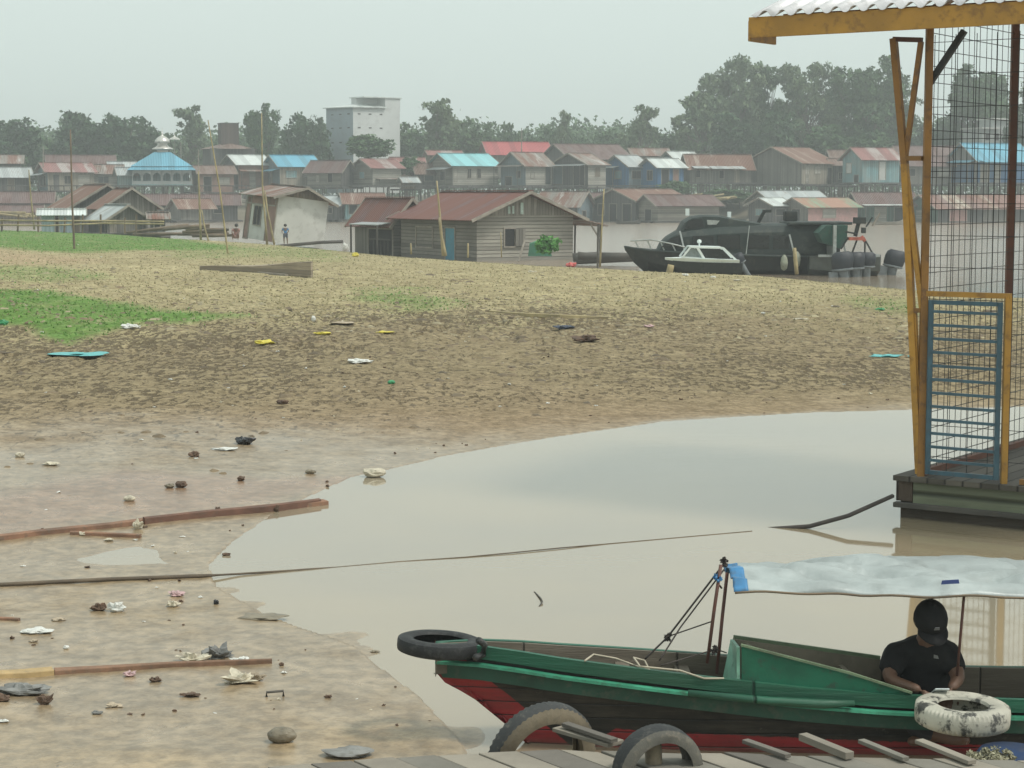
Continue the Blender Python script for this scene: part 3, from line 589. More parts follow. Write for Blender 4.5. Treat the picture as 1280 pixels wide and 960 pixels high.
# concrete building in the trees at right
c=P(1236,185,262); cb=thing('concrete_building','pale unfinished concrete building among trees behind the wire mesh','building',c,math.radians(25)); Wd=wm(cb)
LB(((-2.4,-1.5,-5),(2.2,2.5,2.5)),((.3,-.5,2.5),(2.8,2.5,3.8))).build('wall',W['conc'],cb); LB(((-2.7,-1.8,2.5),(.3,2.7,2.7)),((0,-.9,3.8),(3.1,2.8,4.0))).build('roof_slab',W['white'],cb)
for x in (-1.8,-.3): LB(((x,-1.54,1),(x+.7,-1.48,1.9))).build('window',W['dark'],cb)
# masts and poles in the far village
for u,v0,v1,Yd,lab in ((54,183,205,233,'thin pale mast above the faded red roof'),(226,178,206,236,'thin white mast right of the mosque dome'),(652,160,190,238,'thin mast in front of the bright red roof'),(248,186,222,226,'dark slender mast at the greyish pink roof')):
    a=P(u,v0,Yd); b=P(u,v1+14,Yd); m=MB(); m.tube([b,a],[.09,.05],6); tag(m.build('mast',TRIM),lab,'mast')
# ---------------------------------------------------------------- trees
def leafmat(name,c1,c2):
    n=NT(name); c=n.coord(); f=n.noise(c,.45,3); g=n.noise(c,3.,2); k=n.mix(n.ramp(f,.35,.65),c1,c2); k=n.mix(n.ramp(g,.4,.7,0,.5),k,dk(c2,1.3))
    n.b.inputs['Specular IOR Level'].default_value=.2; return n.end(k,.75)
LM=[leafmat('leaf_deep',(.022,.052,.028),(.050,.095,.042)),leafmat('leaf_mid',(.042,.088,.042),(.085,.145,.062)),leafmat('leaf_pale',(.075,.12,.07),(.14,.185,.10))]
BARK=m_plain('bark',(.15,.13,.11),.9,var=.4,scale=1)
def crown_mesh(name,seed,Hh,Wd_,z0,ncl,nleaf,lsz,csz,mat,shape='round',holes=0.):
    r=np.random.RandomState(seed); cl=[]
    lob=[(r.uniform(-.55,.55)*Wd_/2,r.uniform(-.55,.55)*Wd_/2,z0+(Hh-z0)*r.uniform(.25,.85),r.uniform(.28,.5)) for _ in range(7)]+[(0,0,z0+(Hh-z0)*.55,.6)]
    if shape=='vase': lob=[(r.uniform(-.72,.72)*Wd_/2,r.uniform(-.7,.7)*Wd_/2,z0+(Hh-z0)*r.uniform(.35,.86),r.uniform(.24,.42)) for _ in range(13)]+[(0,0,z0+(Hh-z0)*.6,.45)]
    t=0
    while len(cl)<ncl and t<ncl*60:
        t+=1; l=lob[r.randint(len(lob))]; d=r.normal(size=3); d/=np.linalg.norm(d); q=r.uniform(.55,1.)**.6
        R_=l[3]*Wd_/2*1.25; p=np.array([l[0]+d[0]*R_*q,l[1]+d[1]*R_*q,l[2]+d[2]*R_*q*(Hh-z0)/Wd_*1.1])
        if p[2]<z0*.8 or p[2]>Hh: continue
        f=(p[2]-z0)/(Hh-z0); lim=Wd_/2*(math.sqrt(max(0.,1-(2*f-.85)**2/1.5)) if shape=='round' else (1.15-f) if shape=='cone' else 1.0*math.sqrt(max(.05,1-max(0,f-.7)**2*7)))
        if math.hypot(p[0],p[1])>lim*1.05: continue
        if holes and mnoise.noise(Vector(p)*.35+Vector((seed,0,0)))<holes-.5: continue
        cl.append(p)
    cl=np.array(cl); dd=np.sort(np.linalg.norm(cl[:,None]-cl[None],axis=2),axis=1)[:,7]; cl=cl[dd<1.9] if Hh>1 else cl; m=len(cl); cs=csz*r.uniform(.6,1.35,m)
    ctr=np.repeat(cl,nleaf,0); off=r.normal(size=(m*nleaf,3)); off/=np.linalg.norm(off,axis=1)[:,None]; off*=(r.uniform(0,1,m*nleaf)**.45*np.repeat(cs,nleaf))[:,None]; off[:,2]*=.65
    c=ctr+off; a=r.normal(size=(len(c),3)); a/=np.linalg.norm(a,axis=1)[:,None]; b=np.cross(a,r.normal(size=(len(c),3))); b/=np.linalg.norm(b,axis=1)[:,None]
    s_=lsz*r.uniform(.6,1.3,len(c))[:,None]; V_=np.stack([c-a*s_,c+b*s_*.55,c+a*s_,c-b*s_*.55],1).reshape(-1,3)
    return npmesh(name,V_,np.arange(len(V_)).reshape(-1,4),mat,False),cl
def trunk_mesh(name,seed,Hh,cl,nl=14,r0=.3):
    r=random.Random(seed); m=MB(); top=Hh*.72; pts=[Vector((0,0,-.5)),Vector((r.uniform(-.2,.2),0,Hh*.3)),Vector((r.uniform(-.5,.5),r.uniform(-.3,.3),Hh*.52)),Vector((r.uniform(-.7,.7),0,top))]
    m.tube(pts,[r0*1.2,r0*.9,r0*.6,r0*.2],8)
    for k in range(nl):
        e=Vector(cl[r.randrange(len(cl))]); t=r.uniform(.3,.85); i=0
        z=min(e.z*.75,top)*r.uniform(.6,1); f=max(0,min(1,z/top)); s0=pts[1].lerp(pts[3],max(0,(z-pts[1].z)/(top-pts[1].z))) if z>pts[1].z else Vector((0,0,z))
        mid=s0.lerp(e,.5)+Vector((0,0,-.3)); m.tube([s0,mid,e],[r0*.4,r0*.25,r0*.08],5)
    return m.mesh(name,BARK,smooth=True)
PROT={}
def proto(key,*a,**k):
    me,cl=crown_mesh(key+'_crown',*a,**k); PROT[key]=(me,trunk_mesh(key+'_trunk',a[0],a[1],cl,nl=k.get('nl',16)),a[1],a[2])
def pr(key,seed,Hh,Wd_,z0,ncl,nleaf,lsz,csz,mi,shape='round',holes=0.,nl=16,r0=.3):
    me,cl=crown_mesh('crown',seed,Hh,Wd_,z0,ncl,nleaf,lsz,csz,LM[mi],shape,holes); PROT[key]=(me,trunk_mesh('trunk',seed,Hh,cl,nl,r0),Hh,Wd_)
pr('A',1,13,10,2.5,300,34,.34,.95,0); pr('B',2,13,9,2.5,260,34,.34,.95,0,'round',.1); pr('C',3,12,7.5,2,190,30,.33,.85,1,'round',.3,24); pr('D',4,12,6.5,3,120,26,.32,.8,2,'vase',.42,30)
pr('E',5,20,13,3,520,24,.33,.85,2,'vase',.46,50,.35); pr('Fh',6,19,12,2,560,28,.33,.9,1,'vase',.38,40,.35); pr('E2',15,20,13,3,500,24,.33,.85,1,'vase',.47,50,.35); pr('Gs',7,7,7,.6,170,30,.3,.75,1); pr('Hc',8,13,5,3,90,22,.32,.7,1,'cone',.3,22)
def tree(u,vt,wpx,key,Yd,label,group='trees beyond the far houses',rz=None,vb=None):
    me,tm,Hh,Ww=PROT[key]; zt=P(u,vt,Yd).z; zb=2.2 if vb is None else P(u,vb,Yd).z; h=zt-zb; w=wpx/2400*Yd*(1.12 if key in('E','Fh','E2') else 1.12)
    t=thing('tree',label,'tree',(P(u,vt,Yd).x,Yd,zb),rz if rz is not None else HR.uniform(0,6.28),group); t.scale=(w/Ww,w/Ww,h/Hh)
    link('crown',me,t); link('trunk',tm,t); return t
T=[(8,134,86,'A',266,'dark round tree at the left edge of the far bank'),(90,137,72,'B',268,'wide dark tree second from the left edge'),(162,128,84,'A',265,'big dense round tree left of the mosque dome'),
(-60,140,80,'B',268,'dark tree beyond the left edge of the view'),
(122,150,46,'C',285,'hazy tree filling the gap between the two darkest left trees'),(48,150,50,'C',288,'hazy tree behind the gap at the far left'),
(238,134,48,'D',280,'pale feathery tree between the mosque and the brown tank tower'),(205,152,56,'C',300,'faint low tree behind the mosque roof'),(262,156,40,'C',300,'faint tree just left of the brown tank tower'),(305,158,40,'C',305,'faint tree just right of the brown tank tower'),
(328,129,44,'Fh',262,'narrow dark tree right of the brown tank tower'),(384,127,62,'A',262,'dark broad tree left of the white tower block'),(360,160,40,'C',275,'mid green tree in front of the broad dark one, left of the white block'),
(508,136,50,'C',272,'hazy tree touching the right side of the white block'),(546,126,56,'D',268,'tall tree with bare pale limbs right of the white block'),(588,139,40,'Hc',274,'dark pointed tree second right of the white block'),(560,158,60,'C',290,'faint low tree behind the bare limbed one'),
(612,144,34,'Hc',282,'slim tree over the left end of the red roof'),(634,137,40,'C',286,'round hazy tree above the bright red roof'),(660,148,44,'C',290,'low hazy tree above the right end of the red roof'),(686,150,36,'Hc',284,'small pointed tree above the maroon roofs'),
(703,140,24,'D',280,'thin lone tree with an airy top'),(722,156,48,'C',296,'faint tree behind the widest maroon roof'),(736,152,40,'C',300,'faint tree right of the thin airy one'),(760,154,40,'Hc',286,'small tree above the pale tin roof'),
(802,133,46,'D',272,'upright airy tree left of the great grove'),(782,152,44,'C',278,'bushy tree at the foot of the upright airy one'),(842,154,52,'C',276,'bushy tree at the left foot of the great grove'),
(912,68,84,'E',272,'tallest open crowned tree at the left of the great grove'),(958,78,74,'E2',276,'airy tall tree in the middle of the great grove'),(1006,74,76,'E',270,'grey green tall tree right of the middle of the grove'),(878,118,62,'D',268,'open pale tree on the left flank of the grove'),
(975,122,74,'A',262,'darkest round tree in front of the great grove'),(1030,140,80,'C',262,'mid green bushy tree low in front of the grove'),(920,140,70,'B',264,'shaded bushy tree low at the left of the grove'),
(1086,70,84,'Fh',268,'tall full tree just left of the orange posts'),(1118,96,66,'E2',272,'tall airy tree directly behind the orange posts'),(1080,148,70,'C',260,'bushy tree under the tall full one by the orange posts'),
(1165,140,60,'A',272,'dark hazy tree behind the left of the wire mesh'),(1192,128,70,'C',278,'mid tree behind the middle of the wire mesh'),(1232,80,86,'Fh',270,'large tree behind the right of the wire mesh'),(1276,120,60,'A',258,'dark tree at the right edge behind the mesh'),(1318,90,80,'Fh',272,'large tree just beyond the right edge of the view'),
(860,140,50,'C',296,'faint tree behind the left of the grove'),(1052,110,50,'D',290,'faint feathery tree seen between the two tall groves')]
for u,vt,w,k,Yd,l in T: tree(u,vt,w,k,Yd,l)
tree(462,168,58,'Gs',240,'small dark round tree in front of the white tower block',None,vb=204)
tree(515,196,34,'Gs',238,'low green bush tree left of the teal roofed house',None,vb=224); tree(842,226,44,'Gs',226,'low scrub tree under the stilt houses above the dark boat',None,vb=250)
tree(905,236,70,'Gs',226,'yellow green scrub bush on the bank right of the brown maroon floating roof',None,vb=258)
# far wood beyond, one mass
r=np.random.RandomState(44); m=13000; x=r.uniform(-120,120,m); y_=r.uniform(330,390,m); top=3+ (9.0+3.6*fbm(x/9,x*0,4,61)); z=r.uniform(0,1,m)**.7*top+2
V0=np.stack([x,y_,z],-1); nl=7; c=np.repeat(V0,nl,0)+r.normal(size=(m*nl,3))*.8; a=r.normal(size=(m*nl,3)); a/=np.linalg.norm(a,axis=1)[:,None]; b=np.cross(a,r.normal(size=a.shape)); b/=np.linalg.norm(b,axis=1)[:,None]
V_=np.stack([c-a*.42,c+b*.28,c+a*.42,c-b*.28],1).reshape(-1,3)
tag(link('distant_wood',npmesh('distant_wood',V_,np.arange(len(V_)).reshape(-1,4),LM[1],False)),'hazy low wood on the horizon behind all the houses','wood',kind='stuff')
# ---------------------------------------------------------------- midground houses
HW=m_planks('weathered_board_lit',(.33,.31,.265),'z',w=.17,dark=.3,var=.3,seam=.16); HWs=m_planks('weathered_board_shaded',(.20,.185,.16),'z',w=.17,var=.4,seam=.16)  # same boards twice, sunlit front and shaded side put into the colour
HWg=m_planks('gable_planks',(.30,.28,.24),'v',w=.16,var=.4); W['hf']=HW; W['hs']=HWs; W['hg']=HWg; W['shut']=m_planks('shutter_boards',(.30,.275,.23),'v',w=.13)
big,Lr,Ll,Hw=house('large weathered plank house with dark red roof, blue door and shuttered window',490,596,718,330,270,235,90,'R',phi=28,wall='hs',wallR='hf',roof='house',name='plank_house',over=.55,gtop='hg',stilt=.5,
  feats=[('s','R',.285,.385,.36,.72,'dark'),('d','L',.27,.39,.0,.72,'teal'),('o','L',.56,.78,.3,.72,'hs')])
W['patch']=m_plain('pale_green_patch',(.42,.52,.46),.8,var=.15)
Wd=wm(big)
for a,b,z0,z1 in ((.31,.335,1.04,1.19),(.355,.375,1.04,1.2),(.44,.47,1.03,1.27)):
    m=MB(); m.box((a*Lr,-.085,z0*Hw),(b*Lr,-.071,z1*Hw)); m.v=[Wd@p for p in m.v]; m.build('painted_patch',W['patch'],big)
# side porch on the river side
m=MB(); q=[Wd@Vector(p) for p in ((Lr+.3,-.5,Hw*.92),(Lr+1.7,-.5,Hw*.78),(Lr+1.7,5,Hw*.78),(Lr+.3,5,Hw*.92))]; m.slab(q,.05); m.build('porch_roof',R['oldz'],big)
for x,y_ in ((Lr+1.3,-.3),(Lr+1.45,2.4),(Lr+1.45,4.8),(Lr+1.15,-.35)):
    m=MB(); m.bar(Wd@Vector((x,y_,-1)),Wd@Vector((x+.05,y_,Hw*.8)),.09); m.build('porch_post',POST,big)
m=MB(); m.bar(Wd@Vector((Lr+1.3,-.3,Hw*.5)),Wd@Vector((Lr+.75,-.3,Hw*.84)),.06); m.build('porch_brace',TRIM,big)
wing,_,_,_=house('low red roofed plank wing with open kitchen bay, left of the large plank house',436,492,530,322,274,238,98,'R',phi=30,wall='grey',wallR='hs',roof='rust' if 0 else 'house',name='plank_house',over=.4,stilt=.3,
  feats=[('d','L',.02,.62,.0,.72,'dark')],aw=[('L',-.02,.7,.92,1.0,.12,'zinc')])
Wd=wm(wing)
m=MB()
for k in range(5): m.bar(Wd@Vector((-.12,.4+k*.42,0)),Wd@Vector((-.12,.4+k*.42,.85)),.07)
m.bar(Wd@Vector((-.13,.1,.9)),Wd@Vector((-.13,2.5,.9)),.07); m.build('railing',POST,wing)
tl,LrT,LlT,HwT=house('white walled stilted hut leaning sharply to the right, with a rusted flat pitched roof',290,341,401,305,246,229,110,'R',phi=27,wall='white',wallR='white',roof='oldz',name='leaning_hut',over=.45,gtop='brown',
  feats=[('d','L',.0,.28,.0,.93,'brick'),('w','L',.48,.72,.32,.72,'dark'),('o','L',.86,1.0,.0,.9,'brick'),('o','L',.05,.98,.78,.96,'brick')])
tl.rotation_euler=(math.radians(2),math.radians(7.5),math.radians(27)); tl.location.z+=.1
house('rusty roofed plank shed with green edged gable in the left floating cluster',50,89,168,292,258,228,131,'R',phi=30,wall='dkgrey',wallR='dkgrey',roof='rust',name='floating_shed',group='sheds at the left edge of the bank',feats=[],over=.35,base=1)
house('tall grey gabled plank shed with rusty roof in the left floating cluster',106,130,190,292,258,232,127,'R',phi=30,wall='grey',wallR='grey',roof='rust',name='floating_shed',group='sheds at the left edge of the bank',feats=[],over=.35,base=1)
house('small front shed with pale tin roof and brown gable in the left floating cluster',99,134,178,291,273,253,121,'R',phi=32,wall='dkgrey',wallR='grey',roof='zinc',name='floating_shed',group='sheds at the left edge of the bank',
   feats=[('d','L',.1,.4,0,.9,'dark'),('o','R',.08,.2,.05,.9,'tan')],over=.35,base=1)
house('low blue grey tin walled shed with flat pale roof, left end of the floating cluster',44,52,100,291,268,261,123,'L',phi=12,wall='zwall',roof='white',name='floating_shed',group='sheds at the left edge of the bank',feats=[('d','R',.35,.42,0,.95,'dark'),('d','R',.8,.95,0,.9,'brown')],over=.3,base=1)
house('tiny grey shack with a rusty roof, right end of the left floating cluster',184,190,206,290,272,264,121,'L',phi=14,wall='dkgrey',roof='oldz',name='floating_shed',group='sheds at the left edge of the bank',feats=[('o','R',.2,.6,.3,.8,'dark')],over=.3)
# poles
def pole(pts,Yd,r0,r1,label,mat=BAMB,group=None):
    q=[P(u,v,Yd) for u,v in pts]; L=[]
    for i in range(len(q)-1):
        for t in (0,.34,.67): L.append(q[i].lerp(q[i+1],t))
    L.append(q[-1]); n_=len(L); m=MB(); m.tube(L,[.72*(r0+(r1-r0)*i/(n_-1)) for i in range(n_)],7)
    return tag(m.build('bamboo_pole',mat,smooth=True),label,'pole',group)
pole([(94,331),(90,250),(88,162)],83,.075,.04,'tall thin pole standing in the green grass at the left, dark above and brown below',BAMBD)
pole([(287,334),(275,238),(260,150)],80,.06,.03,'tall bamboo pole leaning left behind the left tip of the timber beam')
pole([(334,306),(328,230),(327,141)],106,.09,.04,'tall straight bamboo pole beside the leaning hut')
pole([(343,306),(334,262),(331,238)],105.5,.08,.06,'short bamboo pole against the corner of the leaning hut')
pole([(251,300),(249,240),(248,214)],112,.10,.06,'yellowish bamboo pole left of the leaning hut, among the logs')
pole([(261,302),(256,285),(252,262)],110,.07,.05,'short slanted stick among the logs left of the leaning hut')
pole([(43,287),(38,240),(36,212)],120,.08,.05,'pale leaning pole left of the rusty roofed shed')
pole([(554,320),(550,270),(546,226)],88,.10,.05,'tall pole leaning across the front of the large plank house by its blue door')
pole([(557,320),(552,296),(549,272)],87.5,.12,.08,'thick pale plank leaning beside the blue door')
pole([(750,334),(752,290),(755,236)],79,.06,.04,'thin bamboo pole right of the porch of the large plank house')
pole([(747,343),(747,300),(749,282)],77,.05,.04,'dark stake in the water in front of the porch',POST)
pole([(514,318),(513.5,304)],84,.06,.05,'short stake on the bank in front of the plank house wall'); pole([(585,322),(585,304)],82,.06,.05,'short pale stake right of the blue door')
pole([(627,322),(626,290)],84,.04,.03,'thin stick before the front wall, left of the dark window'); pole([(24,307),(23,302)],105,.12,.08,'small pale stump in the green grass at the far left')
pole([(836,345),(839,331)],71,.19,.17,'thick mooring stake at the bow of the white motorboat'); pole([(996,343),(993,310)],72.5,.11,.10,'twin mooring stake at the side of the dark cabin boat',BAMB)
# bamboo fence at left cluster
fn=thing('bamboo_fence','rickety bamboo pole fence in front of the left floating sheds','fence',P(100,290,116))
for v0,v1 in ((275,276),(281,279)):
    m=MB(); m.tube([P(-20,v0,116),P(60,v0+1,115.5),P(130,v1,116),P(205,v1+1,116)],.06,6); m.build('rail',BAMB,fn)
for u in (2,22,48,80,103,126,156,170): m=MB(); m.tube([P(u,292,116),P(u+HR.uniform(-2,2),HR.choice([268,272]),116)],.06,6); m.build('post',BAMBD,fn)
# log raft left of the hut
rr=random.Random(9)
for i,(u0,v0,u1,v1,lab) in enumerate([(158,291,236,281,'long pale log running from the left sheds to the log pile'),(166,293,240,292,'long pale log lying nearest the grass between the sheds and the hut'),(222,293,286,292,'brown log at the foot of the log pile'),
    (228,290,284,289,'brown log in the middle of the log pile'),(232,287,262,284,'rough dark log on the top of the pile'),(255,287,286,287,'short reddish log at the right of the pile'),(240,295,292,294,'thin pole in front of the log pile'),(205,287,262,281,'pale pole laid across the log pile')]):
    m=MB(); m.tube([P(u0,v0,117-i*.4),P((u0+u1)/2,(v0+v1)/2,117-i*.4),P(u1,v1,117-i*.4)],[.08,.11,.08],7); tag(m.build('log',BAMBD,smooth=True),lab,'log','logs piled left of the leaning hut')
m=MB(); m.tube([P(336,309,104),P(400,303,104),P(428,302,105)],.1,6); tag(m.build('log',POST,smooth=True),'dark pole along the foot of the leaning hut','log')
for i,(u0,v0,u1,v1,lab) in enumerate([(716,322,752,318,'dark drift log in the water under the porch'),(720,325,800,323,'long floating log right of the porch'),(722,320,748,321,'broken brown log beside the porch post'),(752,321,798,320,'floating log behind the bow of the dark boat')]):
    m=MB(); m.tube([P(u0,v0,86-i),P(u1,v1,86-i)],[.2,.14],7); tag(m.build('log',POST,smooth=True),lab,'log','logs afloat right of the plank house')
# timber beam on the grass
a=G(250,338); b=G(390,347); bm_=thing('timber_beam','long weathered square timber lying on the dry grass','beam',a.lerp(b,.5))
BEAM=m_planks('beam_wood',(.34,.275,.195),'z',w=.12,var=.4,seam=.05)
m=MB(); rows=[]
for t in np.linspace(0,1,9):
    c=a.lerp(b,t); w=.10+.2*t; h=.16+.32*t**1.3; k=.03*math.sin(t*9)
    rows.append([c+Vector((0,-w,.02)),c+Vector((0,-w*.9,h+k)),c+Vector((0,w*.9,h+k*.5)),c+Vector((0,w,.02))])
m.grid(rows,closed=True); m.add(rows[-1],[(0,1,2,3)]); m.add(rows[0],[(3,2,1,0)]); m.build('beam',BEAM,bm_,bevel=.02)
m=MB(); m.bar(a.lerp(b,.55)+Vector((0,-.3,.07)),a.lerp(b,.8)+Vector((0,-.45,.05)),.12,.05); m.build('split_strip',TRIM,bm_)
# bush, net
def bush(u,v,w,h,key,mat,label,name='bush',n_=900):
    g=P(u,v,82); s=2400/g.y; me,cl=crown_mesh('foliage',int(u),h/s,w/s,.05,60,20,.09,.16,mat)
    o=link(name,me); o.location=g; return tag(o,label,'bush')
bush(684,322,30,26,'x',leafmat('leaf_bright',(.05,.16,.035),(.10,.26,.06)),'small bright green bush in front of the large plank house')
NET=m_plain('green_net',(.05,.19,.12),.8,var=.3,scale=3)
c=P(674,320,84.5); s=2400/84.5; m=MB()
prof=[(-14/s,0),(-12/s,16/s),(-4/s,19/s),(6/s,18/s),(13/s,8/s),(16/s,0)]
m.grid([[c+Vector((x*1.0,-.25,z*.96)) for x,z in prof],[c+Vector((x,0,z)) for x,z in prof],[c+Vector((x*.95,.4,z*.98)) for x,z in prof]]); m.add([c+Vector((x,-.25,z*.96)) for x,z in prof],[tuple(range(6))])
tag(m.build('net_cover',NET),'green netting bundle against the front wall of the large plank house','netting')
m=MB(); m.tube([P(648,327,84),P(656,300,84.5)],.05,6); tag(m.build('plank_prop',TRIM),'thin slanted board leaning beside the green netting','board')
# ---------------------------------------------------------------- people (skinned figures)
def skin(verts,edges,rad,sub=2,tmp='t'):
    me=bpy.data.meshes.new(tmp); me.from_pydata([tuple(v) for v in verts],edges,[]); o=bpy.data.objects.new(tmp,me); C.objects.link(o)
    md=o.modifiers.new('s','SKIN'); md.use_smooth_shade=True; md.branch_smoothing=.6
    sv=me.skin_vertices[0].data
    for i,r_ in enumerate(rad): sv[i].radius=(r_,r_) if not isinstance(r_,tuple) else r_
    sv[0].use_root=True
    if sub: s_=o.modifiers.new('u','SUBSURF'); s_.levels=sub; s_.render_levels=sub
    dg=bpy.context.evaluated_depsgraph_get(); r=bpy.data.meshes.new_from_object(o.evaluated_get(dg)); bpy.data.objects.remove(o); return r
def fuse(meshes,vox):
    bm=bmesh.new()
    for me in meshes: bm.from_mesh(me)
    me=bpy.data.meshes.new('body'); bm.to_mesh(me); bm.free(); o=bpy.data.objects.new('t',me); C.objects.link(o)
    md=o.modifiers.new('r','REMESH'); md.mode='VOXEL'; md.voxel_size=vox; md.use_smooth_shade=True
    sm=o.modifiers.new('s','SMOOTH'); sm.iterations=2; sm.factor=.4
    dg=bpy.context.evaluated_depsgraph_get(); r=bpy.data.meshes.new_from_object(o.evaluated_get(dg)); bpy.data.objects.remove(o); r.name='body'; return r
def head_mesh(c,fwd,up,h):
    # head with brow, nose, jaw and ears; h = height chin to crown
    fwd=Vector(fwd).normalized(); up=Vector(up).normalized(); rt=fwd.cross(up).normalized(); up=rt.cross(fwd).normalized(); rows=[]
    for i in range(25):
        t=math.pi*i/24; z=math.cos(t); row=[]
        for k in range(32):
            a=2*math.pi*k/32; fx,sx=math.cos(a),math.sin(a); r=math.sin(t)
            w=.39-.07*max(0,-z)**1.2; d=.47; f=fx*r*d; s_=sx*r*w; zz=z*.5
            if fx>0:
                f-=.05*max(0,-z-.25)
                f+=.13*math.exp(-((zz+.05)/.085)**2-(sx/.16)**2)*(1 if zz<.05 else .6)   # nose
                f+=.025*math.exp(-((zz-.10)/.04)**2-((abs(sx)-.35)/.22)**2)                  # brow
                f-=.035*math.exp(-((zz-.03)/.05)**2-((abs(sx)-.40)/.15)**2)                  # eye sockets
                f+=.03*math.exp(-((zz+.22)/.035)**2-(sx/.3)**2)                               # lips
                f+=.03*math.exp(-((zz+.38)/.07)**2-(sx/.3)**2)                                # chin
            if abs(sx)>.93 and abs(zz)<.12: s_*=1.13
            row.append(Vector(c)+(fwd*f+rt*s_+up*zz)*h)
        rows.append(row)
    m=MB(); m.grid(rows,closed=True); return m.mesh('h',[SKINM])
SKINM=m_plain('skin',(.14,.075,.048),.55,var=.12,scale=8,dirtamt=.05,bump=.05); BLACKC=m_plain('black_cloth',(.007,.007,.008),.9,var=.3,scale=6,dirtamt=.05); HAIR=m_plain('black_hair',(.012,.011,.010),.6,var=.2)
def cloth(c): return m_plain('cloth',c,.9,var=.15,scale=5,dirtamt=.1)
def hand(wr,dirn,pn,side,L=.18):
    # palm and five separate fingers, curled; returns list of meshes
    d=Vector(dirn).normalized(); n_=Vector(pn).normalized(); s_=d.cross(n_).normalized(); n_=s_.cross(d).normalized(); wr=Vector(wr); out=[]
    pl=L*.52; out.append(skin([wr,wr+d*pl*.5,wr+d*pl*.5+s_*.02,wr+d*pl*.5-s_*.02,wr+d*pl+s_*.03,wr+d*pl+s_*.01,wr+d*pl-s_*.01,wr+d*pl-s_*.03],[(0,1),(1,2),(1,3),(2,4),(2,5),(3,6),(3,7)],[.022,.018,.017,.017,.011,.012,.012,.010],1))
    for k,(o_,ln) in enumerate(((.032,.072),(.011,.082),(-.011,.076),(-.031,.060))):
        b=wr+d*pl*.9+s_*o_; p1=b+d*ln*.45-n_*ln*.15; p2=p1+d*ln*.25-n_*ln*.28; p3=p2+d*ln*.02-n_*ln*.28
        out.append(skin([b,p1,p2,p3],[(0,1),(1,2),(2,3)],[.0095,.009,.008,.0065],1))
    b=wr+d*pl*.3+s_*side*.02; p1=b+s_*side*.035+d*.02-n_*.01; p2=p1+d*.035+s_*side*.008-n_*.015; out.append(skin([b,p1,p2],[(0,1),(1,2)],[.013,.0105,.008],1))
    return out
# boatman
P_=P
P=lambda u,v,Y: P_(u,v,Y-.43)
man=thing('person','man in black t-shirt and black cap sitting in the green boat, head bowed','person',P(1156,905,11.3))
PV=(P(1156,905,11.32)); PV.z=.17
sp1=P(1156,868,11.3); ch=P(1156,836,11.22); up_=P(1157,812,11.16); nk=P(1158,798,11.10); hd=P(1163,776,11.0)
shL=P(1119,817,11.2); shR=P(1186,818,11.16); elL=P(1110,850,11.06); elR=P(1199,848,11.03); wrL=P(1152,863,10.93); wrR=P(1188,862,10.93)
hipL=PV+Vector((-.10,-.02,0)); hipR=PV+Vector((.10,-.02,0)); knL=PV+Vector((-.30,-.28,.05)); knR=PV+Vector((.28,-.30,.06)); anL=PV+Vector((.05,-.38,-.06)); anR=PV+Vector((-.06,-.33,-.08))
vs=[PV,sp1,ch,up_,nk,nk.lerp(hd,.5),shL,elL,wrL,shR,elR,wrR,hipL,knL,anL,anL+Vector((.12,-.04,0)),hipR,knR,anR,anR+Vector((-.12,-.04,0))]
ed=[(0,1),(1,2),(2,3),(3,4),(4,5),(3,6),(6,7),(7,8),(3,9),(9,10),(10,11),(0,12),(12,13),(13,14),(14,15),(0,16),(16,17),(17,18),(18,19)]
rd=[.11,.11,.115,.09,.058,.055,.07,.045,.028,.07,.045,.028,.10,.065,.04,.03,.10,.065,.04,.03]
fwd=Vector((.10,-.80,-.58)); upv=Vector((.04,-.58,.80))
parts=[skin(vs,ed,rd,1),head_mesh(hd,fwd,upv,.212)]+hand(wrL,(.55,-.35,-.35),(-.1,-.3,1),1)+hand(wrR,(-.25,-.5,-.3),(.1,-.3,1),-1)
body=fuse(parts,.0075); body.materials.clear(); body.materials.append(SKINM)
o=bpy.data.objects.new('body',body); C.objects.link(o); WM[o.name]=Matrix.Identity(4); o.parent=man; o.matrix_local=wm(man).inverted()
def wear(name,vs,ed,rd,mat,vox=.011,extra=[]):
    me=fuse([skin(vs,ed,rd,1)]+extra,vox); me.materials.clear(); me.materials.append(mat); o=bpy.data.objects.new(name,me); C.objects.link(o); o.parent=man; o.matrix_local=wm(man).inverted(); return o
slL=shL.lerp(elL,.82); slR=shR.lerp(elR,.8)
wear('t_shirt',[PV+Vector((0,0,.0)),sp1,ch,up_,nk,shL,shL.lerp(elL,.45),slL,shR,shR.lerp(elR,.45),slR],[(0,1),(1,2),(2,3),(3,4),(3,5),(5,6),(6,7),(3,8),(8,9),(9,10)],[.20,.205,.205,.175,.085,.105,.082,.070,.105,.080,.068],BLACKC)
wear('trousers',[PV+Vector((0,0,-.02)),hipL,knL,anL.lerp(knL,.15),hipR,knR,anR.lerp(knR,.15)],[(0,1),(1,2),(2,3),(0,4),(4,5),(5,6)],[.16,.115,.08,.055,.115,.08,.055],cloth((.03,.03,.035)))
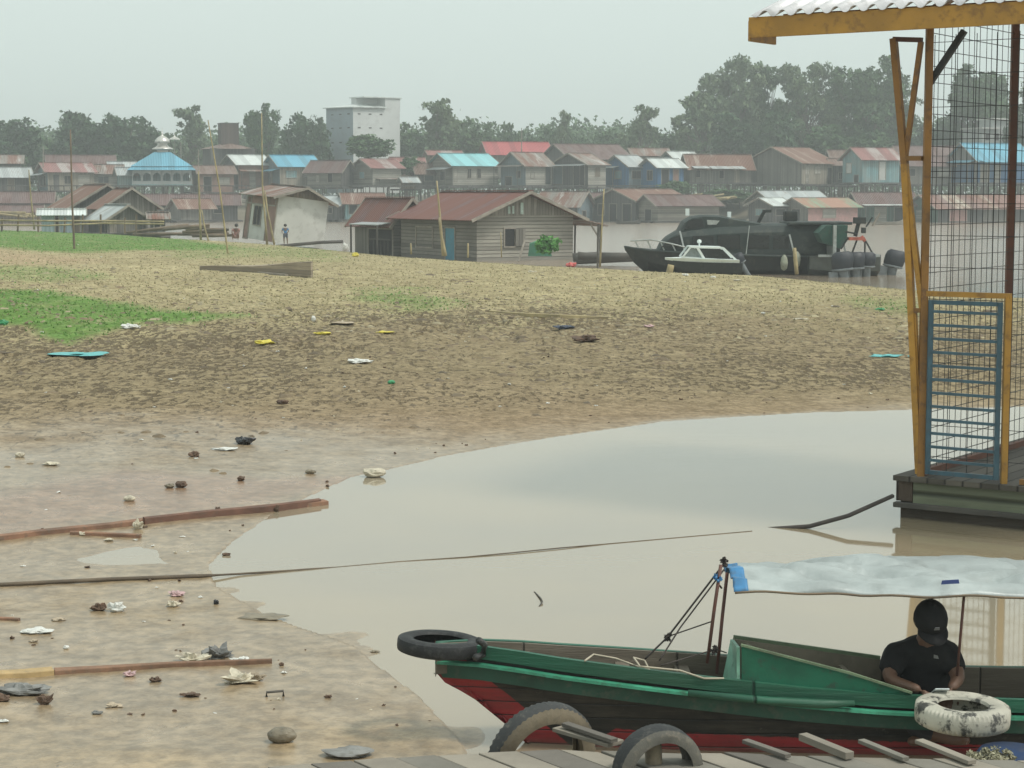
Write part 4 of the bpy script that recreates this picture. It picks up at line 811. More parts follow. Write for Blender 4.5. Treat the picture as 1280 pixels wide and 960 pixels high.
# cap: crown shell and brim
fw=fwd.normalized(); rt=fw.cross(upv).normalized(); uu=rt.cross(fw).normalized(); m=MB(); rows=[]
for i in range(9):
    t=math.pi*.56*i/8; rows.append([hd+fw*(math.cos(a)*math.sin(t)*.112-.004)+rt*(math.sin(a)*math.sin(t)*.094)+uu*(math.cos(t)*.116+.010) for a in [2*math.pi*k/24 for k in range(24)]])
m.grid(rows,closed=True); cp=m.build('cap',BLACKC,man,smooth=True); s_=cp.modifiers.new('s','SOLIDIFY'); s_.thickness=.006
m=MB(); rows=[]
for i in range(5):
    r_=.098+.075*i/4; rows.append([hd+fw*(math.cos(a)*r_)+rt*(math.sin(a)*.090*(1+.02*i))+uu*(.012-.018*i/4-.02*abs(math.sin(a))) for a in np.linspace(-1.15,1.15,11)])
m.grid(rows); b_=m.build('cap_brim',BLACKC,cp,smooth=True); s_=b_.modifiers.new('s','SOLIDIFY'); s_.thickness=.004
m=MB(); c_=hd+fw*.103+uu*.052; m.slab([c_-rt*.016-uu*.01,c_+rt*.016-uu*.01,c_+rt*.012+uu*.01,c_-rt*.012+uu*.01],.004); m.build('cap_badge',m_plain('badge',(.25,.25,.25),.6),cp)
m=MB(); c_=P(1170,821,10.985); m.slab([c_+Vector((-.012,0,-.008)),c_+Vector((.016,0,-.012)),c_+Vector((.010,0,.006)),c_+Vector((-.012,0,.012))],.003); m.build('shirt_mark',m_plain('badge_grey',(.22,.23,.22),.7),man)
m=MB(); c_=(wrL+wrR)/2+Vector((.0,-.09,.015)); M_=Matrix.Translation(c_)@Matrix.Rotation(math.radians(-25),4,'X'); m.box((-.04,-.075,-.004),(.04,.075,.005),M=M_); tag(m.build('phone',m_plain('phone_face',(.55,.6,.6),.25,var=.05),bevel=.004),'small pale phone held in the hands of the man in the boat','phone')
P=P_
def figure(u,v,Yd,hh,pose,shirt,trou,label):
    base=P(u,v,Yd); t=thing('person',label,'person',base); s_=hh
    if pose=='stand': q=dict(pv=(0,0,.50),ch=(0,-.02,.74),nk=(0,-.02,.83),hd=(0,-.03,.92),sl=(-.12,0,.79),sr=(.12,0,.79),el=(-.17,-.05,.62),er=(.16,-.08,.62),wl=(-.12,-.17,.55),wr=(.08,-.18,.56),hl=(-.06,0,.48),hr=(.06,0,.48),kl=(-.07,-.03,.26),kr=(.08,.0,.26),al=(-.07,.02,.03),ar=(.09,.02,.03))
    else: q=dict(pv=(0,0,.16),ch=(.02,-.05,.40),nk=(.03,-.07,.50),hd=(.04,-.10,.59),sl=(-.11,-.04,.46),sr=(.14,-.06,.46),el=(-.15,-.15,.32),er=(.17,-.17,.32),wl=(-.05,-.26,.28),wr=(.08,-.27,.28),hl=(-.08,-.02,.14),hr=(.08,-.02,.14),kl=(-.12,-.25,.28),kr=(.13,-.25,.28),al=(-.10,-.24,.03),ar=(.12,-.24,.03))
    w={k:base+Vector(p)*s_ for k,p in q.items()}; r=s_
    vs=[w[k] for k in('pv','ch','nk','hl','kl','al','hr','kr','ar','sl','el','wl','sr','er','wr')]+[w['al']+Vector((0,-.09,-.01))*r,w['ar']+Vector((0,-.09,-.01))*r]
    ed=[(0,1),(1,2),(0,3),(3,4),(4,5),(0,6),(6,7),(7,8),(1,9),(9,10),(10,11),(1,12),(12,13),(13,14),(5,15),(8,16)]
    rd=[.075,.08,.035,.06,.04,.025,.06,.04,.025,.04,.028,.02,.04,.028,.02,.022,.022]; rd=[x*r for x in rd]
    b=fuse([skin(vs,ed,rd,1),head_mesh(w['hd'],(0,-1,-.15),(0,-.1,1),.15*r)],.018*r); b.materials.clear(); b.materials.append(SKINM)
    def put(nm,me,mat):
        me.materials.clear(); me.materials.append(mat); o=bpy.data.objects.new(nm,me); C.objects.link(o); o.parent=t; o.matrix_local=wm(t).inverted()
    put('body',b,SKINM)
    put('shirt',fuse([skin([w['pv'],w['ch'],w['sl'],w['sl'].lerp(w['el'],.6),w['sr'],w['sr'].lerp(w['er'],.6)],[(0,1),(1,2),(2,3),(1,4),(4,5)],[x*r for x in(.088,.095,.052,.042,.052,.042)],1)],.02*r),cloth(shirt))
    put('shorts',fuse([skin([w['pv'],w['hl'],w['hl'].lerp(w['kl'],.8),w['hr'],w['hr'].lerp(w['kr'],.8)],[(0,1),(1,2),(0,3),(3,4)],[x*r for x in(.085,.07,.055,.07,.055)],1)],.02*r),cloth(trou))
    m=MB(); lathe(m,[(.0,.09),(.05,.075),(.075,.04),(.08,0),(.07,-.03)],0,0,0,12); m.v=[w['hd']+p*r for p in m.v]; m.build('hair',HAIR,t,smooth=True)
figure(357,306,106,1.15,'stand',(.05,.20,.42),(.07,.08,.11),'child in a blue shirt and dark shorts standing by the wall of the leaning hut')
figure(295,300,107,1.35,'sit',(.35,.17,.15),(.30,.18,.16),'child in a faded red shirt sitting at the left corner of the leaning hut')
# ---------------------------------------------------------------- boats at the far edge of the bank
DKH=m_plain('dark_hull_paint',(.018,.022,.021),.75,var=.3,scale=.8,dirt=(.09,.08,.06)); DKC=m_plain('dark_green_cabin',(.018,.030,.027),.7,var=.25,scale=.7,dirt=(.12,.12,.1)); DGL=m_plain('tinted_glass',(.008,.010,.011),.12,var=.1,dirtamt=.1)
WHT=m_plain('white_boat_paint',(.70,.76,.74),.4,var=.08,scale=1,dirtamt=.1); MET=m_plain('pale_metal_rail',(.42,.44,.42),.4,.5,var=.15)
db=thing('cabin_boat','long dark green cabin speedboat moored at the edge of the bank','boat',P(920,343,75)); Yb=75.; 
def mx(u,Yd=Yb): return (u-640)/2400*Yd
def mz(v,Yd=Yb): return P(640,v,Yd).z
def hull_loft(m,st,yc): # st: (x, half beam, keel z, chine z, deck z)
    rows=[]
    for x,b,k,c,d in st: rows.append([(x,yc-b,d),(x,yc-b*.86,c),(x,yc,k),(x,yc+b*.86,c),(x,yc+b,d)])
    m.grid(rows); n_=len(rows); 
    m.add(rows[-1],[(0,1,2,3,4)]); m.grid([[r[0] for r in rows],[r[4] for r in rows]])
    return m
B=1.35; yc=Yb+B
m=MB(); hull_loft(m,[(mx(783),.05,mz(313),mz(311),mz(308.5)),(mx(795),.45,mz(330),mz(318),mz(310.5)),(mx(812),.85,mz(345),mz(328),mz(312.5)),(mx(840),1.2,mz(350),mz(334),mz(314)),(mx(880),B,mz(352),mz(337),mz(316)),(mx(960),B,mz(352),mz(338),mz(319)),(mx(1060),B,mz(352),mz(338),mz(320))],yc)
m.build('hull',DKH,db); m=MB(); m.tube([(mx(u),yc-b-.02,mz(v)) for u,b,v in ((783,.05,309.5),(795,.45,311.5),(812,.85,313.5),(840,1.2,315),(880,B,317),(960,B,320),(1062,B,321))],.05,6); m.build('rub_rail',DKC,db)
# cabin: lofted along x with sloping windscreen
rows=[]
for u,v,b in ((824,314,.8),(828,306,.9),(836,298,1.0),(848,291,1.12),(862,288.5,1.2),(900,284,1.24),(950,281.5,1.25),(1000,281,1.25),(1050,282,1.22)):
    z=mz(v); zb=mz(318); x=mx(u); rows.append([(x,yc-b,zb),(x,yc-b,zb+(z-zb)*.75),(x,yc-b*.88,z-.03),(x,yc-b*.5,z+.05),(x,yc+b*.5,z+.05),(x,yc+b*.88,z-.03),(x,yc+b,zb+(z-zb)*.75),(x,yc+b,zb)])
m=MB(); m.grid(rows); m.add(rows[-1],[tuple(range(8))]); m.add(rows[0],[tuple(range(8))]); m.build('cabin',DKC,db,smooth=False)
rows=[]
for u,v in ((850,289),(856,277),(866,271),(880,269),(900,269.5),(925,274),(955,279.5),(985,281)):
    z=mz(v); zb=mz(290); b=.95; rows.append([(mx(u),yc-b,zb),(mx(u),yc-b*.95,z-.06),(mx(u),yc-b*.6,z),(mx(u),yc+b*.6,z),(mx(u),yc+b*.95,z-.06),(mx(u),yc+b,zb)])
m=MB(); m.grid(rows); m.build('wheelhouse',DKC,db)
def side_panel(root,name,mat,pts,y,t=.03):
    m=MB(); q=[Vector((mx(u),y,mz(v))) for u,v in pts]; m.slab(q,t if (q[1]-q[0]).cross(q[2]-q[0]).y<0 else -t); return m.build(name,mat,root)
for pts in ([(856,287),(861,275),(878,273),(881,284)],[(866,309),(866,295),(892,295),(892,310)],[(897,311),(897,294),(925,294),(925,311)],[(935,311),(935,294),(961,294),(961,311)],[(966,311),(966,294),(986,294),(986,311)],[(827,309),(838,298),(850,294),(850,310)]):
    yy=yc-.97 if pts[0][1]==287 else (yc-1.27 if pts[0][0]>850 else yc-1.13); side_panel(db,'window',DGL,[(a,b) for a,b in pts],yy)
side_panel(db,'side_vent',MET,[(885,281),(884,275),(900,276),(896,281)],yc-.97)
m=MB(); m.box((mx(985),yc-1.4,mz(281)),(mx(1064),yc+1.4,mz(277.5))); m.build('stern_roof',DKC,db,bevel=.03)
m=MB(); m.box((mx(1030),yc-1.1,mz(320)),(mx(1034),yc+1.1,mz(281))); m.build('stern_bulkhead',DKH,db)
for u in (1040,1058): m=MB(); m.bar((mx(u),yc-1.25,mz(322)),(mx(u-9),yc-1.25,mz(281)),.06); m.build('stern_post',MET,db)
m=MB(); m.tube([(mx(u),yc-b,mz(v)) for u,b,v in ((790,.3,302),(815,.9,300),(840,1.2,305),(856,1.3,309))],.03,5)
for u,b,v,v2 in ((795,.45,301.5,311),(810,.8,301,312),(826,1.,302,314),(840,1.2,305,315)): m.bar((mx(u),yc-b,mz(v)),(mx(u+5),yc-b,mz(v2)),.05)
m.build('bow_rail',MET,db)
m=MB(); m.bar((mx(850),yc-1.1,mz(289)),(mx(856),yc-1.3,mz(316)),.06); m.build('stay',MET,db); m=MB(); m.bar((mx(936),yc-1.3,mz(282)),(mx(932),yc-1.36,mz(318)),.03); m.build('stay',MET,db); m=MB(); m.bar((mx(986),yc-1.3,mz(293)),(mx(993),yc-1.38,mz(321)),.06); m.build('stay',MET,db)
m=MB(); m.bar((mx(951),yc,mz(281)),(mx(960),yc,mz(264)),.22,.12); m.box((mx(958),yc-.2,mz(266)),(mx(968),yc+.2,mz(262.5))); m.build('horn_mast',DKH,db)
m=MB(); m.box((mx(985),yc-.3,mz(277)),(mx(1001),yc+.3,mz(264))); m.build('roof_box',DKH,db,bevel=.05)
for ua,va in ((913,274),(860,270)): m=MB(); m.box((mx(ua),yc-.1,mz(va)),(mx(ua+4.5),yc+.1,mz(va-9))); m.build('roof_light',WHT,db)
for u in (979,995): 
    m=MB(); lathe(m,[(.03,.0),(.12,.08),(.15,.3),(.12,.5),(.03,.62)],mx(u),yc-1.5,mz(338 if u==979 else 334),10); m.build('fender',m_plain('fender_rubber',(.33,.35,.27),.7),db,smooth=True)
# outboard motor
OBM=m_plain('outboard_cowling',(.016,.02,.028),.6,var=.2,scale=3,dirtamt=.15); OBG=m_plain('outboard_grey',(.16,.18,.19),.4,var=.2)
def outboard(x,y,z,s,label,tilt=0,rz=0,group='outboard motors of the boats'):
    t=thing('outboard_motor',label,'motor',(x,y,z),0,group); 
    def sec(pr): 
        rows=[]
        for zz,w,l,off in pr: rows.append([(x+(off+l*math.cos(a)*(1 if abs(math.cos(a))<.99 else .96))*s,y+w*math.sin(a)*s,z+zz*s) for a in [2*math.pi*k/12 for k in range(12)]])
        m=MB(); m.grid(rows,closed=True); m.add(rows[0],[tuple(range(12))]); m.add(rows[-1],[tuple(range(12))]); return m
    sec([(.62,.16,.24,0),(.70,.20,.30,0),(.90,.20,.32,.02),(1.05,.17,.29,.03),(1.12,.08,.2,.03)]).build('cowling',OBM,t,smooth=True)
    sec([(.60,.15,.22,0),(.625,.21,.31,0),(.66,.21,.31,0),(.68,.18,.26,0)]).build('cowling_band',OBG,t)
    sec([(-.25,.05,.10,.05),(.1,.07,.11,.03),(.62,.11,.16,0)]).build('leg',OBG,t,smooth=True)
    m=MB(); m.box((x-.38*s,y-.12*s,z+.3*s),(x-.15*s,y+.12*s,z+.6*s)); m.build('bracket',OBG,t)
    if tilt or rz: t.rotation_euler=(0,tilt,rz)
    return t
# small white motorboat in front
sb=thing('motorboat','small motorboat with white cabin and dark hull beside the dark cabin boat','boat',P(890,345,72)); Yd2=72.; yc2=Yd2+.75
mx2=lambda u:(u-640)/2400*Yd2; mz2=lambda v:P(640,v,Yd2).z
m=MB(); hull_loft(m,[(mx2(836),.08,mz2(331),mz2(328),mz2(325)),(mx2(842),.4,mz2(340),mz2(333),mz2(326)),(mx2(856),.62,mz2(348),mz2(338),mz2(327)),(mx2(880),.75,mz2(350),mz2(341),mz2(328)),(mx2(928),.75,mz2(350),mz2(341),mz2(329))],yc2); m.build('hull',DKH,sb)
m=MB(); hull_loft(m,[(mx2(833),.1,mz2(325.5),mz2(325),mz2(322.5)),(mx2(842),.45,mz2(327.5),mz2(326.5),mz2(323)),(mx2(856),.66,mz2(331),mz2(330),mz2(322.5)),(mx2(880),.79,mz2(332),mz2(331.5),mz2(323.5)),(mx2(924),.79,mz2(333),mz2(332),mz2(325))],yc2); m.build('deck',WHT,sb)
y0=yc2-.62; y1=yc2+.62
for y in (y0,y1):
    m=MB()
    for a,b,w in (((853,322),(863,309),.07),((863,309),(904,310),.07),((904,310),(921,326),.07),((872,310),(881,325),.09),((853,322),(921,326),.06)): m.bar((mx2(a[0]),y,mz2(a[1])),(mx2(b[0]),y,mz2(b[1])),w)
    m.build('cabin_frame',WHT,sb)
m=MB(); m.slab([(mx2(862),y0-.03,mz2(308)),(mx2(905),y0-.03,mz2(309.5)),(mx2(905),y1+.03,mz2(309.5)),(mx2(862),y1+.03,mz2(308))],.05); m.build('cabin_roof',WHT,sb)
GLS=m_plain('pale_glass',(.20,.24,.24),.1,var=.1)
for q,mt in (([(855,320.5),(863,311),(871,311),(874,321.5)],GLS),([(875,312),(903,312),(915,324),(882,323.5)],DGL)):
    m=MB(); m.slab([(mx2(u),y0+.04,mz2(v)) for u,v in q],.02); m.build('window',mt,sb)
m=MB(); m.box((mx2(885),yc2-.2,mz2(326)),(mx2(902),yc2+.2,mz2(313.5))); m.build('seat',DKH,sb,bevel=.05)
m=MB(); m.tube([(mx2(876),yc2,mz2(308)),(mx2(876),yc2,mz2(303))],.03,6); lathe(m,[(.0,.14),(.07,.12),(.09,.05),(.06,0)],mx2(876),yc2,mz2(304.5),8); m.build('mast_light',WHT,sb)
ob=outboard(mx2(937),yc2-.1,mz2(345),.82,'outboard motor tilted up at the stern of the small white motorboat',math.radians(-32))
# green boat and rig behind the stern
gb=thing('work_boat','green canopied work boat with orange rig behind the dark cabin boat','boat',P(1060,340,72)); Y3=73.; yc3=74.6; mx3=lambda u:(u-640)/2400*Y3; mz3=lambda v:P(640,v,Y3).z
GRN=m_plain('dark_green_canvas',(.018,.07,.05),.8,var=.3,scale=2); RED=m_plain('orange_red_paint',(.42,.10,.06),.5,var=.3)
m=MB(); hull_loft(m,[(mx3(1018),.3,mz3(345),mz3(338),mz3(322)),(mx3(1050),.9,mz3(348),mz3(340),mz3(320)),(mx3(1105),.9,mz3(348),mz3(340),mz3(319))],yc3); m.build('hull',m_plain('grey_hull',(.09,.10,.09),.5,var=.3),gb)
m=MB(); m.slab([(mx3(1026),yc3-.8,mz3(292)),(mx3(1036),yc3-.8,mz3(282)),(mx3(1063),yc3-.8,mz3(282)),(mx3(1062),yc3-.8,mz3(300)),(mx3(1055),yc3-.8,mz3(312)),(mx3(1032),yc3-.8,mz3(304))],-1.5); m.build('canvas_cover',GRN,gb)
m=MB(); m.box((mx3(1044),yc3-1.0,mz3(320)),(mx3(1048),yc3+.8,mz3(282))); m.box((mx3(1026),yc3-.9,mz3(322)),(mx3(1104),yc3-.85,mz3(319))); m.build('frame',MET,gb)
m=MB(); m.bar((mx3(1064),yc3-.7,mz3(299)),(mx3(1084),yc3-.7,mz3(299)),.5,.12); m.bar((mx3(1080),yc3-.8,mz3(296)),(mx3(1085),yc3-.8,mz3(302)),.12); m.build('seat_bar',RED,gb)
m=MB(); m.box((mx3(1071),yc3-.95,mz3(280)),(mx3(1085),yc3-.5,mz3(272))); m.bar((mx3(1077),yc3-.7,mz3(279)),(mx3(1073),yc3-.7,mz3(296)),.14,.12); m.box((mx3(1081),yc3-.8,mz3(292)),(mx3(1086),yc3-.6,mz3(285))); m.build('backrest',DKH,gb)
m=MB()
for a,b in (((1075,300),(1068,320)),((1085,300),(1085,320)),((1086,302),(1095,318)),((1095,318),(1068,318)),((1062,300),(1055,312)),((1060,290),(1075,293)),((1086,284),(1094,272))): m.tube([(mx3(a[0]),yc3-.8,mz3(a[1])),(mx3(b[0]),yc3-.8,mz3(b[1]))],.035,6)
m.build('rig_tube',DKH,gb)
m=MB(); m.tube([(mx3(1094),yc3-.8,mz3(283)),(mx3(1103),yc3-.8,mz3(267))],.04,6); m.build('boat_pole',TRIM,gb)
outboard(mx3(1054),yc3-1.9,mz3(366),1.4,'dark blue outboard motor nearest the stern of the dark cabin boat',math.radians(-6)); outboard(mx3(1069),yc3-1.6,mz3(363),1.3,'dark outboard motor second from the dark cabin boat',math.radians(-3))
outboard(mx3(1084),yc3-1.3,mz3(358),1.15,'grey outboard motor at the stern of the work boat',0); outboard(mx3(1121),yc3+.2,mz3(363),1.35,'black outboard motor at the right, partly behind the orange bracket',math.radians(12))
# small things afloat before the far houses
m=MB(); 
for (u0,u1,v,Yd,lab,mt) in ((770,800,277.5,200,'low dark canoe before the open fronted floating house',POST),(900,935,276,198,'low pale canoe left of the white tin gable hut',TRIM),(1092,1128,277,196,'narrow grey boat before the plum roofed floating house',TRIM)):
    m=MB(); yy=Yd; x0,x1=(u0-640)/2400*yy,(u1-640)/2400*yy; st=[]
    for t in np.linspace(0,1,9): bb=.4*math.sin(math.pi*(.08+.84*t)); st.append((x0+(x1-x0)*t,bb,-.1,.05,.28+.3*(2*t-1)**4))
    hull_loft(m,st,yy); tag(m.build('canoe',mt),lab,'canoe')
for (u0,v0,u1,v1,Y0,lab) in ((-60,263,30,268,190,'pale pole raft at the far left edge'),(830,248,870,246,222,'bundle of pale bamboo on the bank'),(850,252,905,246,221,'heap of yellowish bamboo poles under the rust roofed stilt house')):
    t=thing('bamboo_heap',lab,'bamboo',P(u0,v0,Y0)); 
    m=MB()
    for k in range(9): m.tube([P(u0+k*2,v0+HR.uniform(-4,4),Y0+k*.1),P(u1+k*2,v1+HR.uniform(-4,4),Y0+k*.1)],.11,5)
    m.build('poles',BAMB,t)
# ---------------------------------------------------------------- foreground: longboat
import numpy as _n
P=lambda u,v,Y: P_(u,v,Y-.43)
AX=10.82
def hb(s): return .035+.40*(1-math.exp(-max(s,0)/1.35))
GWpx=[(556,808),(600,811),(650,818),(700,826),(800,839),(900,851),(1000,862),(1100,870),(1200,875),(1300,878),(1450,880)]
gw=[]
for u,v in GWpx:
    x=(u-640)/2400*AX
    for _ in range(4): Yn=AX-hb(x+.42); x=(u-640)/2400*Yn
    p=P_(u,v,Yn); gw.append((p.x,p.z))
def gz(x): return float(np.interp(x,[a for a,b in gw]+[5.5,7],[b for a,b in gw]+[.24,.34]))
GRB=m_planks('green_boat_paint',(.014,.125,.072),'x',w=2.3,var=.3,seam=.006,rough=.55,tint=(.05,.075,.05)); GRL=m_plain('light_green_edge',(.05,.28,.17),.5,var=.4,scale=5,dirt=(.04,.08,.05),dirtamt=.7); GRD=m_plain('dark_green_boards',(.016,.065,.042),.6,var=.4,scale=3)
BLK=m_planks('tarred_black_side',(.013,.013,.012),'z',w=.11,var=.5,seam=.08,rough=.6,tint=(.03,.024,.016)); RDB=m_plain('red_boat_bottom',(.27,.022,.028),.6,var=.3,scale=3,dirtamt=.3); INW=m_planks('boat_inner_boards',(.20,.17,.13),'x',w=.9,var=.3,seam=.01); FLW=m_planks('boat_floor_boards',(.16,.13,.09),'y',w=.14)
lb=thing('longboat','long narrow wooden boat with green gunwale, black side and red bow, moored at the dock','boat',(2.2,AX,0))
X0=-.46
def stem(z): # x of the stem at height z (raked bow)
    return float(np.interp(z,[-.12,.0,.10,.30,.37,.44],[.22,.10,.0,-.24,-.38,-.44]))
xs=[X0+(6.6-X0)*(t**1.7) for t in np.linspace(0,1,150)]
levels=[1-i/14 for i in range(15)]
def side_pt(x,f,sgn,off=0):
    zt=gz(x); zb=-.12; z=zb+(zt-zb)*f; s=x-stem(z); b=max(0,hb(s)-.035+.0)*(1 if s>0 else 0)
    b=b*(.62+.38*f**.7); return Vector((max(x,stem(z)),AX+sgn*(b+.012+off),z))
n=NT('hull_paint'); s=n.sep(); X_=n.math('ADD',s[0],2.2); Z_=s[2]; nz=n.noise(n.coord(),3.5,5,.7); nf=n.noise(n.coord((1,1,1)),14,5,.75); st=n.noise(n.coord((.7,.7,7)),3,5,.7)
wob=n.math('MULTIPLY',n.math('SUBTRACT',nf,.5),.035)
t1=n.math('SUBTRACT',n.math('SUBTRACT',.335,X_),n.math('MULTIPLY',Z_,1.2)); t2=n.math('SUBTRACT',n.math('MINIMUM',n.math('SUBTRACT',.13,n.math('MULTIPLY',X_,.022)),n.math('SUBTRACT',n.math('MULTIPLY',X_,.6),.24)),Z_)
red=n.ramp(n.math('ADD',n.math('MAXIMUM',t1,t2),wob),-.004,.004)
q=n.math('DIVIDE',n.math('ADD',Z_,n.math('MULTIPLY',X_,-.02)),.085); fr=n.math('FRACT',q); seam=n.ramp(n.math('MINIMUM',fr,n.math('SUBTRACT',1.0,fr)),0,.07)
blk=n.mix(n.ramp(st,.42,.72),(.009,.009,.008),(.040,.034,.026)); blk=n.mix(n.ramp(nf,.60,.72,0,.6),blk,(.09,.08,.065))
rd=n.mix(n.ramp(st,.35,.7),(.27,.018,.024),(.17,.022,.022)); rd=n.mix(n.ramp(nf,.58,.72,0,.7),rd,(.05,.03,.025))
k=n.mix(red,blk,rd); k=n.mix(seam,(.004,.004,.004),k); k=n.mix(n.ramp(n.math('ADD',Z_,n.math('MULTIPLY',nz,.05)),.075,.02,0,.45),k,(.13,.10,.07))
n.bump(n.math('ADD',seam,n.math('MULTIPLY',st,.6)),.5,.012); n.end(k,n.ramp(nz,.3,.7,.45,.75)); HULLM=n.m
for sgn,nm in ((-1,'near'),(1,'far')):
    rows=[[side_pt(x,f,sgn) for f in levels] for x in xs]
    def mf(i,j):
        x=xs[i]; f=(levels[j]+levels[j+1])/2; p=side_pt(x,f,sgn); 
        if p.z>gz(x)-.17: return 0
        if p.x<.07+(.18-p.z)*1.2: return 2
        if p.x>.38: return 2 if p.z<float(np.interp(p.x,[.38,.6,1.7,2.4,6],[.05,.165,.09,.065,.05])) else 1
        return 1
    m=MB(); m.grid(rows); o=m.build('hull_side',HULLM,lb); s_=o.modifiers.new('s','SOLIDIFY'); s_.thickness=.022; s_.offset=-1 if sgn<0 else 1
    # green upper strake and light edge strip
    m=MB()
    rw=[]
    for x in xs[1:]:
        a=side_pt(x,1.02,sgn,.012); b=side_pt(x,1,sgn,.012); b.z=a.z-.075; b.x=max(b.x,stem(b.z)); rw.append([a+Vector((0,-sgn*.035,0)),a,b,b+Vector((0,-sgn*.03,0))])
    m.grid(rw,closed=True); m.build('gunwale',GRB,lb)
    m=MB(); rw=[]
    for x in xs[1:]:
        a=side_pt(x,1,sgn,.012); a.z-=.082; w=.028; rw.append([a+Vector((0,sgn*w,-.004)),a+Vector((0,sgn*(w+.002),-.020)),a+Vector((0,-sgn*.01,-.022)),a+Vector((0,-sgn*.01,0))])
    m.grid(rw,closed=True); m.build('rub_strip',GRL,lb)
    m=MB(); rw=[]
    for x in xs[1:]:
        a=side_pt(x,1,sgn,.004); t=min(.085,(gz(x)+.1)*.25); q1=a+Vector((0,0,-.10)); q2=a+Vector((0,0,-.10-t)); q1.x=max(q1.x,stem(q1.z)); q2.x=max(q2.x,stem(q2.z)); rw.append([q1,q2])
    m.grid(rw); o=m.build('side_board',GRD,lb); s_=o.modifiers.new('s','SOLIDIFY'); s_.thickness=.006; s_.offset=0
# inner coaming board on the far side, weathered grey
m=MB(); rw=[]
for x in xs[3:]:
    a=side_pt(x,1,1,-.05); rw.append([a+Vector((0,0,.015)),a+Vector((0,0,-.16))])
m.grid(rw); o=m.build('inner_board',INW,lb); s_=o.modifiers.new('s','SOLIDIFY'); s_.thickness=.02
m=MB(); rw=[]
for x in xs[3:-1]:
    zf=max(.05,gz(x)-.17); b=max(.01,hb(x-X0)-.10); rw.append([(x,AX-b,zf),(x,AX+b,zf)])
m.grid(rw); m.build('floor',FLW,lb)
m=MB()
for x in (.25,.6,.95,1.3): b=hb(x-X0)-.05; m=MB(); m.box((x,AX-b,gz(x)-.10),(x+.08,AX+b,gz(x)-.06)); m.build('thwart',INW,lb)
# bow deck patch and stern board
m=MB(); rw=[[(x,AX-max(.005,hb(x-X0)-.07),gz(x)-.03),(x,AX+max(.005,hb(x-X0)-.07),gz(x)-.03)] for x in np.linspace(X0+.04,.1,8)]; m.grid(rw); m.build('bow_deck',INW,lb)
m=MB(); m.box((6.56,AX-.38,-.12),(6.6,AX+.38,.32)); m.build('transom',BLK,lb)
# cabin box: tapered boards
GBX=m_plain('green_box_paint',(.016,.145,.082),.6,var=.3,scale=3.5,dirt=(.05,.05,.04),dirtamt=.6); PGR=m_plain('pale_green_board',(.20,.42,.31),.6,var=.2,scale=4); INB=m_plain('box_inner_wood',(.24,.21,.16),.8,var=.4,scale=2)
bx=lambda u,v,y: P(u,v,y)
m=MB(); m.slab([bx(927,808,10.98),bx(927,856,10.98),bx(1040,872,10.93),bx(1146,876,10.90),bx(1138,866,10.90),bx(1060,843,10.93)],.02); m.build('box_side',GBX,lb)
m=MB(); m.slab([bx(916,798,11.42),bx(1100,824,11.48),bx(1100,866,11.48),bx(914,850,11.42)],.02); m.build('box_side',INB,lb)
m=MB(); m.slab([bx(925,809,10.985),bx(925,857,10.985),bx(907,848,11.43),bx(917,799,11.43)],.018); m.build('box_front',PGR,lb)
m=MB(); m.bar(bx(926,806,10.97),bx(1062,841,10.92),.022,.012); m.bar(bx(1062,841,10.92),bx(1140,866,10.89),.022,.012); OLV=m_plain('trim_olive',(.16,.22,.13),.7); m.build('box_trim',OLV,lb); m=MB(); m.bar(bx(917,796,11.43),bx(1100,822,11.48),.02); m.build('box_trim',OLV,lb)
m=MB(); m.slab([bx(985,838,11.3),bx(1095,860,11.3),bx(1095,868,11.05),bx(985,850,11.05)],.02); m.build('box_floor',INB,lb)
m=MB(); m.bar(bx(932,806,11.2),bx(990,840,11.1),.05,.012); m.bar(bx(1050,832,11.4),bx(1085,862,11.1),.03,.01); m.build('box_slat',INB,lb)
m=MB(); m.tube([bx(860,866,10.9),bx(960,876,10.88),bx(1030,880,10.87),bx(1068,879,10.87)],[.018,.024,.026,.016],8); m.build('rubbing_log',GRB,lb,smooth=True)
# canopy
TARP=m_plain('silver_tarpaulin',(.35,.385,.38),.45,.15,var=.3,scale=1.6,bump=.35,dirt=(.17,.18,.17),dirtamt=.3); TBL=m_plain('blue_tarpaulin',(.05,.20,.40),.5,var=.2,scale=5)  # grey dirt tone also paints shaded folds into the tarpaulin
def tarp_rows(x0,x1,nx,edge=None):
    rows=[]
    for x in np.linspace(x0,x1,nx):
        s=(x-1.2); taper=min(1,.72+.25*s); row=[]
        for w in np.linspace(-1,1,29):
            yy=AX+.02+w*.44*taper; z=.998+.012*w+.016*(1-w*w)-.042*max(0,abs(w)-.8)*5
            fold=.010*math.sin(9*x+4*w+2.5*mnoise.noise(Vector((x*1.3,w,0))))+.012*mnoise.noise(Vector((x*5+w*3,w*5,7)))+.020*mnoise.noise(Vector((x*2.2,w*2.2,3)))+.034*mnoise.noise(Vector((x*.9-w*.8,w*1.1,9)))+.018*abs(mnoise.noise(Vector((x*3.1-w*2.5,w*2.6+x,19))))
            ridge=abs(mnoise.noise(Vector((x*1.6+w*2.6,w*1.5-x*.4,5))))
            fold*=.35+.65*(1-abs(w)**3)
            z+=fold-.06*(1-min(1,ridge*5))*.8*(1-abs(w)**4)
            if w<-.79: z-=.004*math.sin(x*7)+.003*math.sin(x*17)
            row.append((x,yy,z))
        rows.append(row)
    return rows
cn=thing('canopy','crumpled silver tarpaulin canopy with a blue end stretched over the green boat','canopy',(2.6,AX,.9))
m=MB(); m.grid(tarp_rows(1.30,4.6,150)); o=m.build('tarpaulin',TARP,cn,smooth=True); s_=o.modifiers.new('s','SOLIDIFY'); s_.thickness=.004
